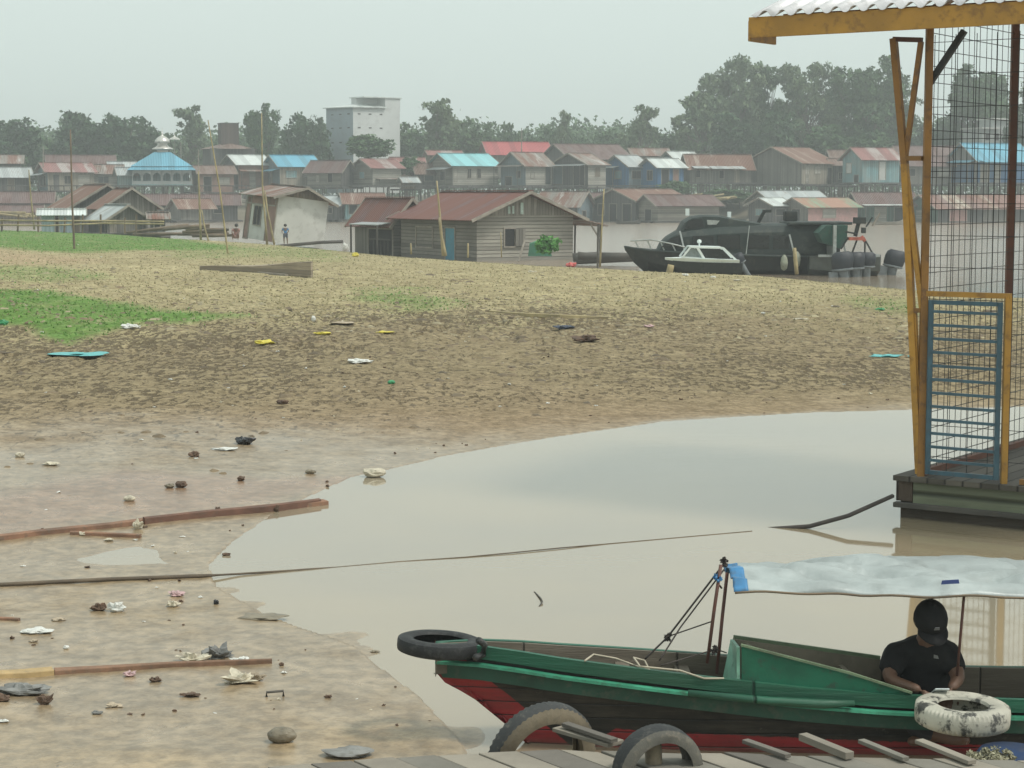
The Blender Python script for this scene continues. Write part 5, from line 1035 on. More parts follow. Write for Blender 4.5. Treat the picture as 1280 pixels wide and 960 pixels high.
m=MB(); m.grid([[Vector(p)+Vector((0,0,.002)) for p in r] for r in tarp_rows(1.235,1.315,6)]); o=m.build('blue_end',TBL,cn,smooth=True); s_=o.modifiers.new('s','SOLIDIFY'); s_.thickness=.004
m=MB(); c_=P(1188,728,10.80); 
m.slab([c_+Vector((-.05,0,-.012)),c_+Vector((.05,0,-.006)),c_+Vector((.045,0,.016)),c_+Vector((-.045,0,.010))],.006); m.build('blue_patch',m_plain('patch_blue',(.06,.10,.30),.7),cn)
m=MB(); m.tube([Vector(r[0])+Vector((0,-.004,-.004)) for r in tarp_rows(1.24,4.6,60)],.007,6); m.build('edge_rope',BAMBD,cn,smooth=True)
STK=m_plain('red_brown_stick',(.14,.06,.045),.7,var=.4); ROPE=m_plain('dark_rope',(.06,.05,.045),.9,var=.4); ROPL=m_plain('pale_rope',(.45,.40,.31),.9,var=.3)
for pts,r in (([(901,706,11.05),(893,760,11.05),(884,829,11.05)],.010),([(909,716,11.2),(903,770,11.2),(896,842,11.15)],.010),([(1166,735,11.5),(1162,800,11.5),(1158,850,11.5)],.008),([(1206,734,10.95),(1201,790,10.95),(1196,850,11.0)],.008),([(1370,738,11.5),(1370,850,11.5)],.012),([(1368,742,10.9),(1366,890,10.9)],.012)):
    m=MB(); m.tube([P(*p) for p in pts],r,6); m.build('canopy_pole',STK,cn,smooth=True)
def rope(pts,r,mat,parent=None,name='rope',sag=0):
    q=[P(*p) if len(p)==3 and p[1]>50 else Vector(p) for p in pts]; L=[]
    for i in range(len(q)-1):
        for t in np.linspace(0,1,7)[:-1]: L.append(q[i].lerp(q[i+1],t)-Vector((0,0,sag*4*t*(1-t))))
    L.append(q[-1]); m=MB(); m.tube(L,r,5); return m.build(name,mat,parent,smooth=True)
for pts,r in (([(907,702,11.1),(834,797,11.2),(806,824,11.2)],.006),([(905,712,11.1),(850,785,11.1),(824,826,11.0)],.005),([(834,796,11.2),(892,776,11.05)],.004),([(893,812,11.05),(826,832,11.0)],.004),([(896,812,11.1),(908,816,11.4)],.004),([(898,730,11.05),(902,735,11.2)],.006)):
    rope(pts,r,ROPE,cn)
for k,(u,v,y) in enumerate(((906,704,11.1),(897,722,11.05),(834,796,11.2),(893,813,11.05))):
    me,cl=crown_mesh('knot',k+70,.05,.05,.0,10,10,.012,.014,TBL if k==1 else ROPE); 
    o=link('knot',me,cn); o.matrix_local=wm(cn).inverted()@Matrix.Translation(P(u,v,y)-Vector((0,0,.025)))
c=tag(rope([(731,826,10.98),(742,818,11.1),(770,823,11.1),(800,834,11.05),(812,838,11.0),(806,826,11.1),(792,822,11.1),(800,833,11.0),(850,838,10.98),(880,848,10.95),(905,848,10.95)],.006,ROPL,name='pale_rope'),'loop of pale rope lying along the gunwale of the green boat','rope')
# ---------------------------------------------------------------- tyres
P=P_
def tyre_mat(name,col,dirt,amt): 
    return m_plain(name,col,.7,var=.35,scale=6,bump=.3,dirt=dirt,dirtamt=amt)
def tyre(label,c,axis,up,R_,w,hole,mat,mat2,lug=.012,cat='tyre',nl=56,lugmax=.80):
    t=thing('tyre',label,cat,c); c=Vector(c); ax=Vector(axis).normalized(); e1=(Vector(up)-ax*Vector(up).dot(ax)).normalized(); e2=ax.cross(e1)
    prof=[(hole,.30),(hole+.03*R_,.42),(.72*R_,.50),(.86*R_,.50),(.93*R_,.44),(.985*R_,.38),(R_,.2),(R_,-.2),(.985*R_,-.38),(.93*R_,-.44),(.86*R_,-.50),(.72*R_,-.50),(hole+.03*R_,-.42),(hole,-.30),(hole+.05*R_,-.26),(.80*R_,-.40),(.93*R_,-.2),(.93*R_,.2),(.80*R_,.40),(hole+.05*R_,.26)]
    seg=nl*2; rows=[]
    for i in range(seg):
        a=2*math.pi*i/seg; d=e1*math.cos(a)+e2*math.sin(a); row=[]
        for k,(r,x) in enumerate(prof):
            rr=r
            if 4<=k<=9 and k not in(6,7): rr=r-(lug if i%2 else 0)
            row.append(c+d*rr+ax*x*w)
        rows.append(row)
    rows.append(rows[0]); m=MB(); m.grid(rows,closed=True,mfn=lambda i,j: 1 if j in(5,6,7) else 0)
    m.build('rubber',[mat,mat2],t,smooth=False); o=t.children[0]
    o.data.polygons.foreach_set('use_smooth',[True]*len(o.data.polygons))
    ed=o.modifiers.new('e','EDGE_SPLIT'); ed.split_angle=math.radians(38); return t
TD=tyre_mat('tyre_dark',(.020,.022,.023),(.12,.11,.095),.4); TG=tyre_mat('tyre_grey',(.032,.034,.034),(.14,.125,.10),.5); TT=tyre_mat('tyre_tan',(.17,.14,.095),(.10,.09,.075),.5); TW=m_plain('tyre_whitewashed',(.52,.50,.42),.75,var=.3,scale=3,bump=.4,dirt=(.035,.036,.034),dirtamt=.95,dt=(.5,.62)); TDT=tyre_mat('tyre_side',(.10,.095,.08),(.22,.19,.14),.5); TK2=tyre_mat('tyre_black',(.014,.015,.016),(.09,.09,.085),.3)
tyre('black tyre lashed flat over the bow of the green boat',P(550,806,10.85),(.07,.03,1),(1,0,0),.247,.09,.155,TK2,TK2,.004)
# lashing on the bow tyre
m=MB(); m.tube([P(598,800,10.62),P(606,806,10.67),P(604,818,10.72),P(594,822,10.62)],.02,6); tag(m.build('lashing',TG,smooth=True),'rubber strap tying the black tyre to the bow','strap')
tyre('whitewashed tyre lying flat against the side of the boat, in front of the seated man',P(1203,892,10.2),(.03,-.02,1),(1,0,0),.255,.13,.135,TW,TW,.012,nl=60)
tyre('large grey truck tyre with tan treaded shoulder leaning on the far edge of the dock',P(676,950,9.38),(.50,-.85,-.20),(0,0,1),.305,.108,.21,TT,TG,.008)
tyre('worn dark tyre standing at the dock edge with a post through its hole',P(822,963,8.72),(.34,-.93,-.08),(0,0,1),.215,.128,.16,TDT,TD,.002)
m=MB(); m.tube([P(820,1010,8.75),P(816,927,8.75)],.04,10); tag(m.build('mooring_post',m_plain('post_wood',(.27,.22,.15),.85,var=.4,scale=6),smooth=True),'round wooden mooring post standing inside the worn dark tyre','post')
# ---------------------------------------------------------------- dock
DKP=[m_planks('dock_plank',(.20,.185,.155),'x',w=9,var=.2,seam=.001,rough=.9),m_planks('dock_plank_pale',(.27,.24,.195),'x',w=9,var=.2,seam=.001,rough=.9),m_planks('dock_plank_dark',(.15,.135,.115),'x',w=9,var=.2,seam=.001,rough=.9)]
dk_=thing('dock','weathered wooden plank dock along the bottom edge','dock',(0,8.2,.1)); rd_=random.Random(3)
zD=.5
def edge_pt(x): # far edge y of the dock at x
    u0=640+2400*x/9.05; v=float(np.interp(u0,[0,330,480,600,700,760,900,1000,1280],[985,955,943,936,931,934,936,940,945])); return P(u0,v,9.0)
def edge_y(x):
    u0=640+2400*x/9.05; v=float(np.interp(u0,[0,330,480,600,700,760,900,1000,1280],[985,955,943,936,931,934,936,940,945])); g=GZ(u0,v,zD+.02); return g.y
dx,dy=.60,-.80; pw=.155; xi=-2.6; k=0
while xi<3.6:
    y0=edge_y(xi)+rd_.uniform(-.02,.03); L=2.2; a=Vector((xi,y0,zD)); d=Vector((dx,dy,0)); n_=Vector((dy,-dx,0)); ww=pw-.008
    Wf=Matrix.Translation(a)@Matrix(((dx,-dy,0,0),(dy,dx,0,0),(0,0,1,0),(0,0,0,1)))
    m=MB(); t=rd_.uniform(-.003,.005); hx=ww/2/abs(dy); qa=Vector((xi-hx,edge_y(xi-hx)+rd_.uniform(-.008,.008),zD+t)); qb=Vector((xi+hx,edge_y(xi+hx)+rd_.uniform(-.008,.008),zD+t)); m.slab([qa,qa+d*L,qb+d*L,qb],.03); 
    m.build('plank',DKP[rd_.choice([0,0,1,2])],dk_,frame=Wf,bevel=.004); xi+=pw/abs(dy)+.001; k+=1
m=MB()
for x in (-2.4,-1,.4,1.8,3.2): m.bar((x,edge_y(x)-.12,-1),(x,edge_y(x)-.12,zD-.05),.1)
m.build('pile',POST,dk_); m=MB(); m.bar((-2.6,edge_y(-2.6)-.15,zD-.09),(.25,edge_y(.25)-.15,zD-.09),.08); m.bar((.25,edge_y(.25)-.15,zD-.09),(3.6,edge_y(3.6)-.15,zD-.09),.08); m.build('beam',POST,dk_)
LP=[((700,930,9.28),(770,948,9.0),.11,.02,'broad pale board lying across the dock right of the truck tyre',1),((706,932,9.24),(768,952,8.95),.045,.02,'narrow dark batten on the dock beside the truck tyre',2),((931,941,9.05),(985,957,8.8),.04,.02,'thin loose stick on the dock, leftmost of the four right of the worn tyre',2),((1003,938,9.1),(1062,960,8.78),.05,.035,'thick loose batten on the dock, second of the four right of the worn tyre',1),((1076,946,9.05),(1132,966,8.75),.04,.02,'loose flat stick on the dock below the whitewashed tyre',0),((1148,950,9.05),(1215,970,8.7),.05,.02,'loose flat stick on the dock, rightmost of the four',1)]
for a,b,w,t,lab,mi in LP:
    A_,B_=P(*a),P(*b); A_.z=B_.z=zD+.012+t/2; A_.z+=.03 if w==.045 else 0; B_.z+=.03 if w==.045 else 0; m=MB(); m.bar(A_,B_,w,t); tag(m.build('loose_board',DKP[mi],bevel=.003),lab,'board','loose boards on the dock')
# blue drum and straw at the lower right
m=MB(); lathe(m,[(.0,0),(.17,0),(.175,.03),(.18,.15),(.175,.28),(.16,.30),(.0,.30)],0,0,0,20); c=P(1262,985,9.85); c.z=-.06; m.v=[c+p for p in m.v]; tag(m.build('blue_drum',m_plain('navy_plastic',(.010,.03,.085),.8),smooth=True),'dark blue plastic tub between boat and dock at the lower right','tub')
me,cl=crown_mesh('net_bundle',90,.13,.24,.0,60,60,.009,.03,m_plain('straw_net',(.34,.32,.22),.9,var=.3)); o=link('net_bundle',me); o.location=P(1238,968,9.0); tag(o,'tangle of pale fishing net on the dock at the lower right corner','net')
# ---------------------------------------------------------------- kiosk barge
YEL=m_plain('ochre_paint',(.45,.235,.038),.55,var=.22,scale=2.5,dirt=(.12,.06,.03),dirtamt=.5); YEB=m_plain('brown_ochre_paint',(.29,.14,.032),.6,var=.3,scale=2,dirt=(.08,.045,.03),dirtamt=.6); RBR=m_plain('red_brown_post',(.13,.05,.03),.7,var=.3); BLS=m_plain('grey_blue_gate',(.055,.12,.16),.5,var=.25,scale=4,dirt=(.08,.06,.05)); BKM=m_plain('black_steel',(.025,.025,.025),.6)
WIRE=m_plain('wire',(.035,.035,.035),.6,.3); ZN=m_roof('kiosk_zinc',(.62,.62,.63),amt=.0,corr=.19,rough=.36,rust=(.45,.42,.42))
a1=math.radians(35); E1=Vector((math.cos(a1),-math.sin(a1),0)); E2=Vector((math.sin(a1),math.cos(a1),0))
P1=P(1150.5,590,18.5); zk=P1.z; kb=thing('kiosk_barge','open wire mesh kiosk with ochre frame and tin roof on a floating wooden barge','barge',(P1.x,P1.y,0),-a1)
Wk=wm(kb)
def K(t,s,z): return Vector((P1.x,P1.y,0))+E1*t+E2*s+Vector((0,0,z))
zd=zk-.04
HG=m_planks('barge_green_board',(.20,.22,.145),'z',w=.4,var=.3,tint=(.07,.07,.045)); HB=m_planks('barge_dark_board',(.075,.058,.042),'z',w=.16,var=.4,seam=.05)
def KB(boxes,name,mat,bevel=0):
    m=MB()
    for (t0,s0,z0),(t1,s1,z1) in boxes: m.box((t0,s0,z0),(t1,s1,z1))
    m.v=[K(p.x,p.y,p.z) for p in m.v]; return m.build(name,mat,kb,bevel=bevel)
KB([((-.19,-.03,-.5),(5,3.6,zd-.24))],'hull',HB,.01); KB([((-.05,-.06,zd-.27),(5,3.6,zd-.05))],'side_board',HG,.006); KB([((-.22,-.07,zd-.25),(-.052,3.6,zd-.052))],'corner_block',m_planks('corner_wood',(.12,.085,.06),'v',w=.2),.006)
KB([((-.23,-.12,zd-.31),(5,-.035,zd-.26))],'rubbing_strake',POST,.008); KB([((-.24,-.10,zd-.05),(5,3.65,zd))],'deck',m_planks('barge_deck',(.12,.105,.085),'x',w=.18))
ze=P(1154,44,18.5).z
def Kbar(p,q,w,h,name,mat): 
    m=MB(); m.bar(K(*p),K(*q),w,h); return m.build(name,mat,kb)
Kbar((0,0,zd),(0,0,ze+.08),.065,.075,'post',YEB)
# splayed bracket left of the post: unproject along the front line
def KU(u,v):
    r=ray(u,v); t=0; n_=E2; o=Vector((0,0,H)); k=(Vector((P1.x,P1.y,0))-o).dot(n_)/r.dot(n_); return o+r*k
def Ubar(a,b,w,name,mat,off=0):
    m=MB(); m.bar(KU(*a)+E2*off,KU(*b)+E2*off,w,w,up=E2); return m.build(name,mat,kb)
Ubar((1117,48),(1131,205),.062,'bracket_post',YEB); Ubar((1131,205),(1149,592),.062,'bracket_post',YEL); Ubar((1151,52),(1131,200),.045,'bracket_diagonal',YEB,.005); Ubar((1131,205),(1153,388),.05,'bracket_diagonal',YEL,.004)
Ubar((1117,49),(1153,50),.045,'bracket_tie',RBR,-.005); Ubar((1131,198),(1153,198),.045,'bracket_tie',YEB,-.005); Ubar((1141,388),(1153,388),.045,'bracket_tie',YEB,-.004); Ubar((1143,390),(1150,560),.04,'bracket_diagonal',YEL,.006)
Ubar((1203,38),(1158,106),.055,'knee_brace',BKM,.05)
s2=2.25; Kbar((0,s2,zd),(0,s2,ze+.3),.07,.07,'rear_post',RBR); Kbar((0,3.4,zd),(0,3.4,ze+.6),.07,.07,'rear_post',RBR); Kbar((3.6,0,zd),(3.6,0,ze+.1),.07,.07,'post',YEB); Kbar((3.6,3.4,zd),(3.6,3.4,ze+.6),.07,.07,'rear_post',RBR)
Kbar((0,.03,zd+.03),(0,3.4,zd+.03),.06,.06,'sill',RBR); Kbar((1.0,0,zd+.03),(3.6,0,zd+.03),.05,.05,'sill',YEB)
# gate on the front line
gt=.87; g0=.05; gz0,gz1=zd+.03,P(1158,371,18.45).z
Kbar((g0-.02,0,gz1+.03),(gt,0,gz1+.03),.05,.05,'gate_header',YEL); Kbar((gt-.03,0,zd),(gt-.03,0,gz1+.03),.055,.06,'gate_post',YEL)
gate=MB(); 
for (p,q) in (((g0+.03,-.02,gz0),(g0+.03,-.02,gz1-.03)),((gt-.10,-.02,gz0),(gt-.10,-.02,gz1-.03))): gate.bar(K(*p),K(*q),.045,.04)
gate.bar(K(g0+.05,-.02,gz0+.02),K(gt-.12,-.02,gz0+.02),.03,.04); gate.bar(K(g0+.05,-.02,gz1-.05),K(gt-.12,-.02,gz1-.05),.03,.04)
gobj=gate.build('gate',BLS,kb)
for i in range(12):
    z=gz0+.06+(gz1-gz0-.12)*(i+.6)/12.2; m=MB(); m.bar(K(g0+.05,-.02,z),K(gt-.12,-.02,z-.004),.028,.026); m.build('gate_slat',BLS,gobj)
# wire mesh: side wall and front wall
m=MB(); wr_=random.Random(8); r_=.0027
top=ze+.02
s=.09
while s<3.4: m.bar(K(0,s,zd+.05),K(wr_.uniform(-.008,.008),s+wr_.uniform(-.01,.01),top+.3*min(s,1)),r_*2); s+=.152
z=zd+.15
while z<top+.2: m.bar(K(0,.03,z+wr_.uniform(-.006,.006)),K(0,3.4,z+wr_.uniform(-.01,.01)),r_*2.4); z+=.152
t=.05
while t<3.6:
    m.bar(K(t,.02,zd+.05),K(t+wr_.uniform(-.01,.01),.02,top-.02),r_*2.2); t+=.205
z=zd+.2
while z<top: m.bar(K(.03,.02,z),K(3.6,.02,z+wr_.uniform(-.012,.012)),r_*2.2); z+=.305
m.build('wire_mesh',WIRE,kb)
# roof
zf0=ze+.02; tL=-1.69; tR=4.2; 
KB([((tL,-.47,zf0),(tR,-.44,zf0+.20))],'fascia',YEL,.004); KB([((tL-.02,-.44,zf0-.03),(tL+.015,.10,zf0+.17))],'fascia_end',YEL,.004)
pt=math.tan(math.radians(18)); rows=[]; nW=int((tR+.1-tL)/.19*8)
for i in range(nW+1):
    t=tL+.05+(tR-tL)*i/nW; w=.03*math.cos(2*math.pi*(t-tL)/.19); w=math.copysign(abs(w/.03)**.6*.03,w); rows.append([K(t,-.50+4.6*j/6,zf0+.225+4.6*j/6*pt+w) for j in range(7)])
m=MB(); m.grid(rows); o=m.build('roof_sheet',m_plain('kiosk_zinc_sheet',(.72,.70,.71),.28,.1,var=.15,scale=1.5,dirtamt=.25),kb,smooth=True); s_=o.modifiers.new('s','SOLIDIFY'); s_.thickness=.004
for j in (0.3,1.6,2.9): Kbar((tL+.15,j-.3,zf0+.13+(j)*pt),(tR-.1,j-.3,zf0+.13+(j)*pt),.05,.06,'purlin',YEB)
for t in (0,1.8,3.6): Kbar((t,-.44,zf0+.06),(t,3.9,zf0+.06+4.3*pt),.05,.07,'rafter',YEB)
# mooring ropes
tag(rope([P(1116,620,18.3),P(1062,646,17.6),P(1010,658,17.3)]+[Vector((2.42,17.25,-.02))],.024,ROPE,name='mooring_rope',sag=.01) if 0 else rope([(1116,620,18.35),(1060,645,17.9),(1012,658,17.9),(955,662,18.0)],.022,ROPE,name='mooring_rope'),'dark mooring rope running from the barge corner into the water','rope')
L=[]
for u,v in ((-40,735),(60,730),(140,726),(200,724),(250,722)): g=G(u,v); L.append(g+Vector((0,0,.015)))
for u,v,z in ((300,719,.012),(360,714,.004),(420,709,-.001),(500,702,.0),(580,697,.003),(640,692,.008),(700,686,.008),(760,680,.001),(860,671,.0),(940,664,.0)): p=GZ(u,v,0); p.z=z; L.append(p)
m=MB(); L2=[]
for i in range(len(L)-1):
    for t in (0,.5): L2.append(L[i].lerp(L[i+1],t))
L2.append(L[-1]); m.tube(L2,[.018 if i<9 else .009 if i<14 else .0055 for i in range(len(L2))],6); tag(m.build('long_rope',m_plain('muddy_rope',(.13,.10,.07),.9,var=.4),smooth=True),'long muddy rope lying on the mud and trailing across the water','rope')
# ---------------------------------------------------------------- timber and litter on the mud
RW=m_plain('red_brown_plank',(.24,.13,.08),.8,var=.45,scale=3,dirtamt=.6); 
def lying(name,pts,w0,w1,h,mat,label,cat='plank',group=None):
    q=[G(u,v) for u,v in pts]; m=MB(); n_=len(q); rows=[]
    for i,p in enumerate(q):
        t=i/(n_-1); w=(w0+(w1-w0)*t)/2; d=(q[min(i+1,n_-1)]-q[max(i-1,0)]); d.z=0; d.normalize(); s_=Vector((-d.y,d.x,0)); z=max(p.z,.0)
        rows.append([Vector((p.x,p.y,z-.03))-s_*w,Vector((p.x,p.y,z+h))-s_*w*.9,Vector((p.x,p.y,z+h*1.15))+s_*w*.9,Vector((p.x,p.y,z-.03))+s_*w])
    m.grid(rows,closed=True); m.add(rows[0],[(3,2,1,0)]); m.add(rows[-1],[(0,1,2,3)]); return tag(m.build(name,mat,bevel=.006),label,cat,group)
lying('long_plank',[(-30,678),(60,667),(140,659),(200,651),(280,642),(340,636),(380,633),(407,630)],.07,.13,.04,RW,'long reddish plank lying from the left edge over the mud to the water')
lying('long_plank',[(180,655),(260,646),(330,640),(400,631)],.05,.05,.06,m_plain('dark_red_plank',(.15,.075,.05),.75,var=.4,scale=4),'dark upper plank stacked on the right half of the long reddish one')
lying('short_plank',[(88,668),(130,670),(176,672)],.04,.05,.03,RW,'short dark stick just below the long reddish plank')
lying('bamboo_stick',[(-40,848),(30,845),(66,842)],.10,.10,.035,m_plain('yellow_bamboo',(.40,.28,.13),.6,var=.3,scale=5),'yellowish flat plank at the lower left edge')
lying('bamboo_stick',[(68,842),(140,838),(220,833),(340,829)],.08,.015,.03,m_plain('brown_strip',(.23,.13,.08),.8,var=.4,scale=5),'thin brown lath continuing from the yellowish plank')
lying('long_pole',[(612,391),(650,393),(700,397),(760,399)],.06,.04,.05,BAMB,'long thin pale pole lying across the trodden mud','pole')
lying('red_stick',[(-20,774),(10,775),(24,776)],.04,.03,.02,RW,'short reddish stick at the left edge of the mud')
SPM={'white':m_plain('white_plastic',(.62,.62,.58),.5,var=.15,scale=14,dirtamt=.3),'cream':m_plain('cream_plastic',(.52,.47,.36),.6,var=.25,scale=12),'black':m_plain('black_plastic',(.015,.015,.018),.3,var=.3,scale=12,dirtamt=.15),'yellow':m_plain('yellow_plastic',(.62,.52,.06),.5,var=.15,scale=12),
 'turq':m_plain('turquoise_plastic',(.12,.42,.42),.6,var=.2,scale=10),'green':m_plain('green_plastic',(.03,.26,.10),.45,var=.2,scale=10),'red':m_plain('red_plastic',(.55,.09,.08),.5,var=.3,scale=10),'brown':m_plain('brown_rag',(.12,.075,.05),.85,var=.4,scale=8),'grey':m_plain('grey_rag',(.20,.20,.19),.8,var=.4,scale=8),'pink':m_plain('pink_plastic',(.50,.34,.34),.6,var=.2,scale=12),'tan':m_plain('tan_card',(.40,.33,.24),.85,var=.35,scale=8),'blue':m_plain('dark_blue_rag',(.05,.065,.10),.7,var=.3,scale=8),'stone':m_plain('wet_stone',(.20,.17,.12),.5,var=.35,scale=8)}
def crumple(u,v,w,h,mt,label,cat,name='plastic_bag',rough=.35,seed=None,group=None,depth=.7,segs=20):
    g=G(u,v); g.z=max(g.z,0.); s=2400/g.y; W_,H_=w/s/2,max(h*.85/s,.015); rs=seed if seed is not None else int(u*7+v); m=MB(); rows=[]
    for i in range(segs//2+1):
        t=math.pi*i/(segs//2); row=[]
        for k in range(segs):
            a=2*math.pi*k/segs; d=Vector((math.cos(a)*math.sin(t),math.sin(a)*math.sin(t),math.cos(t)))
            q=1+rough*mnoise.noise(d*1.6+Vector((rs,0,0)))*1.4+rough*.6*abs(mnoise.noise(d*4.+Vector((0,rs,0))))-rough*.3; q=max(.25,q)
            row.append(g+Vector((d.x*W_*q,d.y*W_*depth*q,max(-.01,(d.z*.5+.42)*H_*q))))
        rows.append(row)
    m.grid(rows,closed=True); return tag(m.build(name,SPM[mt],smooth=False),label,cat,group)
cr=crumple
cr(306,555,24,12,'black','shiny black plastic bag knotted shut on the wet mud','bag'); cr(467,596,30,15,'cream','cream coloured lump at the tip of the mud by the waterline','litter','litter_lump',.2); cr(451,454,34,7,'white','flat white plastic bag in the trodden mud','bag')
cr(331,431,26,8,'yellow','crumpled yellow plastic bag in the middle of the bank','bag'); cr(404,418,22,4,'yellow','flat yellow wrapper above the crumpled yellow bag','wrapper'); cr(481,416,22,3,'yellow','thin faded yellow wrapper right of the other yellow litter','wrapper'); cr(429,404,30,4,'tan','flat pale card lying above the yellow litter','card','card_scrap')
cr(392,402,6,10,'white','small upright white bottle on the bank','bottle','bottle',.1,segs=10); cr(164,415,26,8,'white','white plastic bag at the lower edge of the green grass','bag'); cr(98,444,62,4,'turq','long turquoise net scrap at the left of the bank','net','net_scrap',.5,depth=.9)
cr(4,406,14,8,'green','green plastic piece at the left edge','litter','litter_lump'); cr(489,480,10,6,'green','small green bottle on the mud','bottle','bottle',.15); cr(706,411,26,6,'blue','dark blue rag on the trodden mud','rag','rag'); cr(733,427,34,10,'brown','dark brown sodden bundle on the trodden mud','bundle','sodden_bundle',.5)
cr(811,409,14,4,'pink','small pinkish wrapper right of the sodden bundle','wrapper'); cr(1108,446,36,4,'turq','turquoise net scrap left of the kiosk bracket','net','net_scrap',.5,depth=.9); cr(1148,447,26,4,'turq','turquoise scrap seen through the left of the gate','net','net_scrap',.5); cr(1100,388,12,4,'green','pale green scrap near the right of the bank','litter','litter_lump')
cr(714,334,13,8,'red','red and white bag at the crest beside the porch','bag'); cr(444,321,10,6,'yellow','lime yellow bag at the foot of the red roofed wing','bag') ; cr(192,293,7,6,'white','white tub near the left sheds','tub','tub',.1); cr(432,313,8,12,'white','white sack by the corner of the red roofed wing','sack','sack',.3)
cr(915,336,0.1,0.1,'white','x','x') if 0 else None
cr(857,345,8,4,'white','white scrap below the bow of the white motorboat','litter','litter_lump'); cr(891,348,8,4,'white','white scrap below the middle of the white motorboat','litter','litter_lump'); cr(922,351,11,2,'cream','flat cream scrap below the outboard of the white motorboat','litter','litter_lump')
cr(665,341,12,4,'cream','cream scrap on the crest in front of the green bush','litter','litter_lump'); cr(1000,400,20,3,'cream','flat cream scrap at the right of the bank','litter','litter_lump'); cr(954,393,6,3,'white','tiny white cup right of centre on the bank','cup','cup')
cr(280,562,32,3,'white','row of shredded white plastic left of the black bag','litter','litter_shreds',.6); cr(243,571,14,8,'brown','brown crumpled leaf shape left of the black bag','leaf','dry_leaf',.5); cr(353,505,14,7,'brown','dark brown clump on the wet mud above the black bag','clump','mud_clump',.4); cr(25,571,13,8,'cream','small cream stone at the left on wet mud','stone','stone',.2); cr(64,581,20,5,'cream','flat cream scrap right of the small cream stone','litter','litter_lump')
cr(162,626,16,9,'cream','cream foam block above the long reddish plank','foam','foam_block',.12); cr(226,609,16,10,'brown','dark brown lump above the long reddish plank','lump','mud_lump',.3); cr(212,610,12,8,'stone','greyish stone touching the dark brown lump','stone','stone',.2); cr(301,601,11,8,'brown','small brown clump above the middle of the long plank','clump','mud_clump'); cr(388,592,14,7,'stone','grey brown stone near the tip of the mud','stone','stone',.25)
cr(172,661,14,14,'cream','cream rag caught on the long reddish plank','rag','rag',.5); cr(345,639,10,10,'brown','dark twig clump on the right of the long plank','twigs','twig_clump',.7); cr(103,669,10,6,'cream','cream scrap left of the short stick','litter','litter_lump'); cr(136,676,12,4,'cream','flat cream scrap under the short stick','litter','litter_lump')
cr(124,763,20,11,'brown','dark half of the torn rag heap on the mud','rag','rag',.6); cr(145,764,22,12,'white','pale half of the torn rag heap on the mud','rag','rag',.7); cr(221,745,18,7,'pink','pinkish torn wrapper right of the rag heap','wrapper','wrapper',.7); cr(216,758,16,8,'cream','cream torn wrapper under the pinkish one','wrapper','wrapper',.6)
cr(48,790,44,5,'white','long white plastic strip at the left','strip','plastic_strip',.5); cr(42,802,12,4,'tan','tan scrap under the long white strip','litter','litter_lump'); cr(83,811,8,6,'white','small white foam crumb right of the long strip','foam','foam_crumb',.2); cr(73,775,20,4,'tan','tan scrap above the long white strip','litter','litter_lump')
cr(240,827,34,12,'cream','cream folded side of the big torn plastic sheet','plastic','plastic_sheet',.8); cr(272,822,38,17,'grey','greyish torn plastic sheet lying in the wet mud','plastic','plastic_sheet',.9); cr(300,827,22,7,'white','white flap right of the grey torn sheet','plastic','plastic_sheet',.6)
cr(300,852,44,13,'cream','cream torn paper heap below the big torn sheet','paper','torn_paper',.9); cr(318,850,22,10,'tan','tan torn paper at the right of the cream heap','paper','torn_paper',.7); cr(194,852,16,8,'brown','dark pointed scrap left of the cream paper heap','litter','litter_lump',.5); cr(238,870,26,6,'brown','brown twisted leaf below the cream paper heap','leaf','dry_leaf',.6)
cr(162,845,16,8,'pink','pinkish scrap resting on the brown lath','litter','litter_lump',.5); cr(30,866,66,16,'grey','long grey sodden sack at the lower left','sack','sack',.4); cr(56,880,18,14,'brown','dark jagged leaf below the grey sack','leaf','dry_leaf',.8); cr(4,876,20,10,'brown','dark brown clump at the lower left edge','clump','mud_clump',.5)
cr(121,892,14,5,'grey','small grey scrap near the bottom left','litter','litter_lump'); cr(142,883,24,5,'tan','tan leaf scrap near the bottom left','leaf','dry_leaf',.6); cr(4,902,14,3,'white','thin white scrap at the bottom left edge','litter','litter_lump'); cr(180,832,8,4,'stone','small wet stone on the brown lath','stone','stone',.2)
cr(352,927,38,24,'stone','round grey pot like stone near the dock','stone','round_stone',.08,segs=28); cr(435,944,62,13,'grey','long grey stone in the shallow water by the dock','stone','long_stone',.25); cr(330,772,58,5,'stone','low mud islet left of the middle of the water','mud','mud_islet',.3) 
cr(343,866,0.1,.1,'white','x','x') if 0 else None
m=MB(); g=G(344,871); s=2400/g.y
m.tube([g+Vector((-11/s,0,0)),g+Vector((-11/s,0,6/s)),g+Vector((10/s,.02,7/s)),g+Vector((10/s,.02,0))],.008,6); tag(m.build('wire_handle',POST,smooth=True),'dark bent wire handle sticking up from the mud','wire')
cr(410,872,10,5,'brown','reddish brown scrap in the shallows','litter','litter_lump'); cr(352,832,7,5,'brown','tiny dark scrap right of the lath tip','litter','litter_lump'); cr(469,815,12,3,'stone','small dark floating scrap left of the boat bow','litter','litter_lump'); cr(270,755,8,8,'black','small black bottle cap like piece standing in the shallows','litter','litter_lump'); cr(283,694,12,4,'brown','dark scrap afloat right of the short stick','litter','litter_lump')
# floating twig on the water
m=MB(); a=GZ(668,740,0.0); m.tube([GZ(668,740,.0),GZ(676,748,.01),GZ(678,752,.015),GZ(674,758,.0)],.006,5); tag(m.build('floating_twig',POST,smooth=True),'small bent twig floating in the open water','twig')
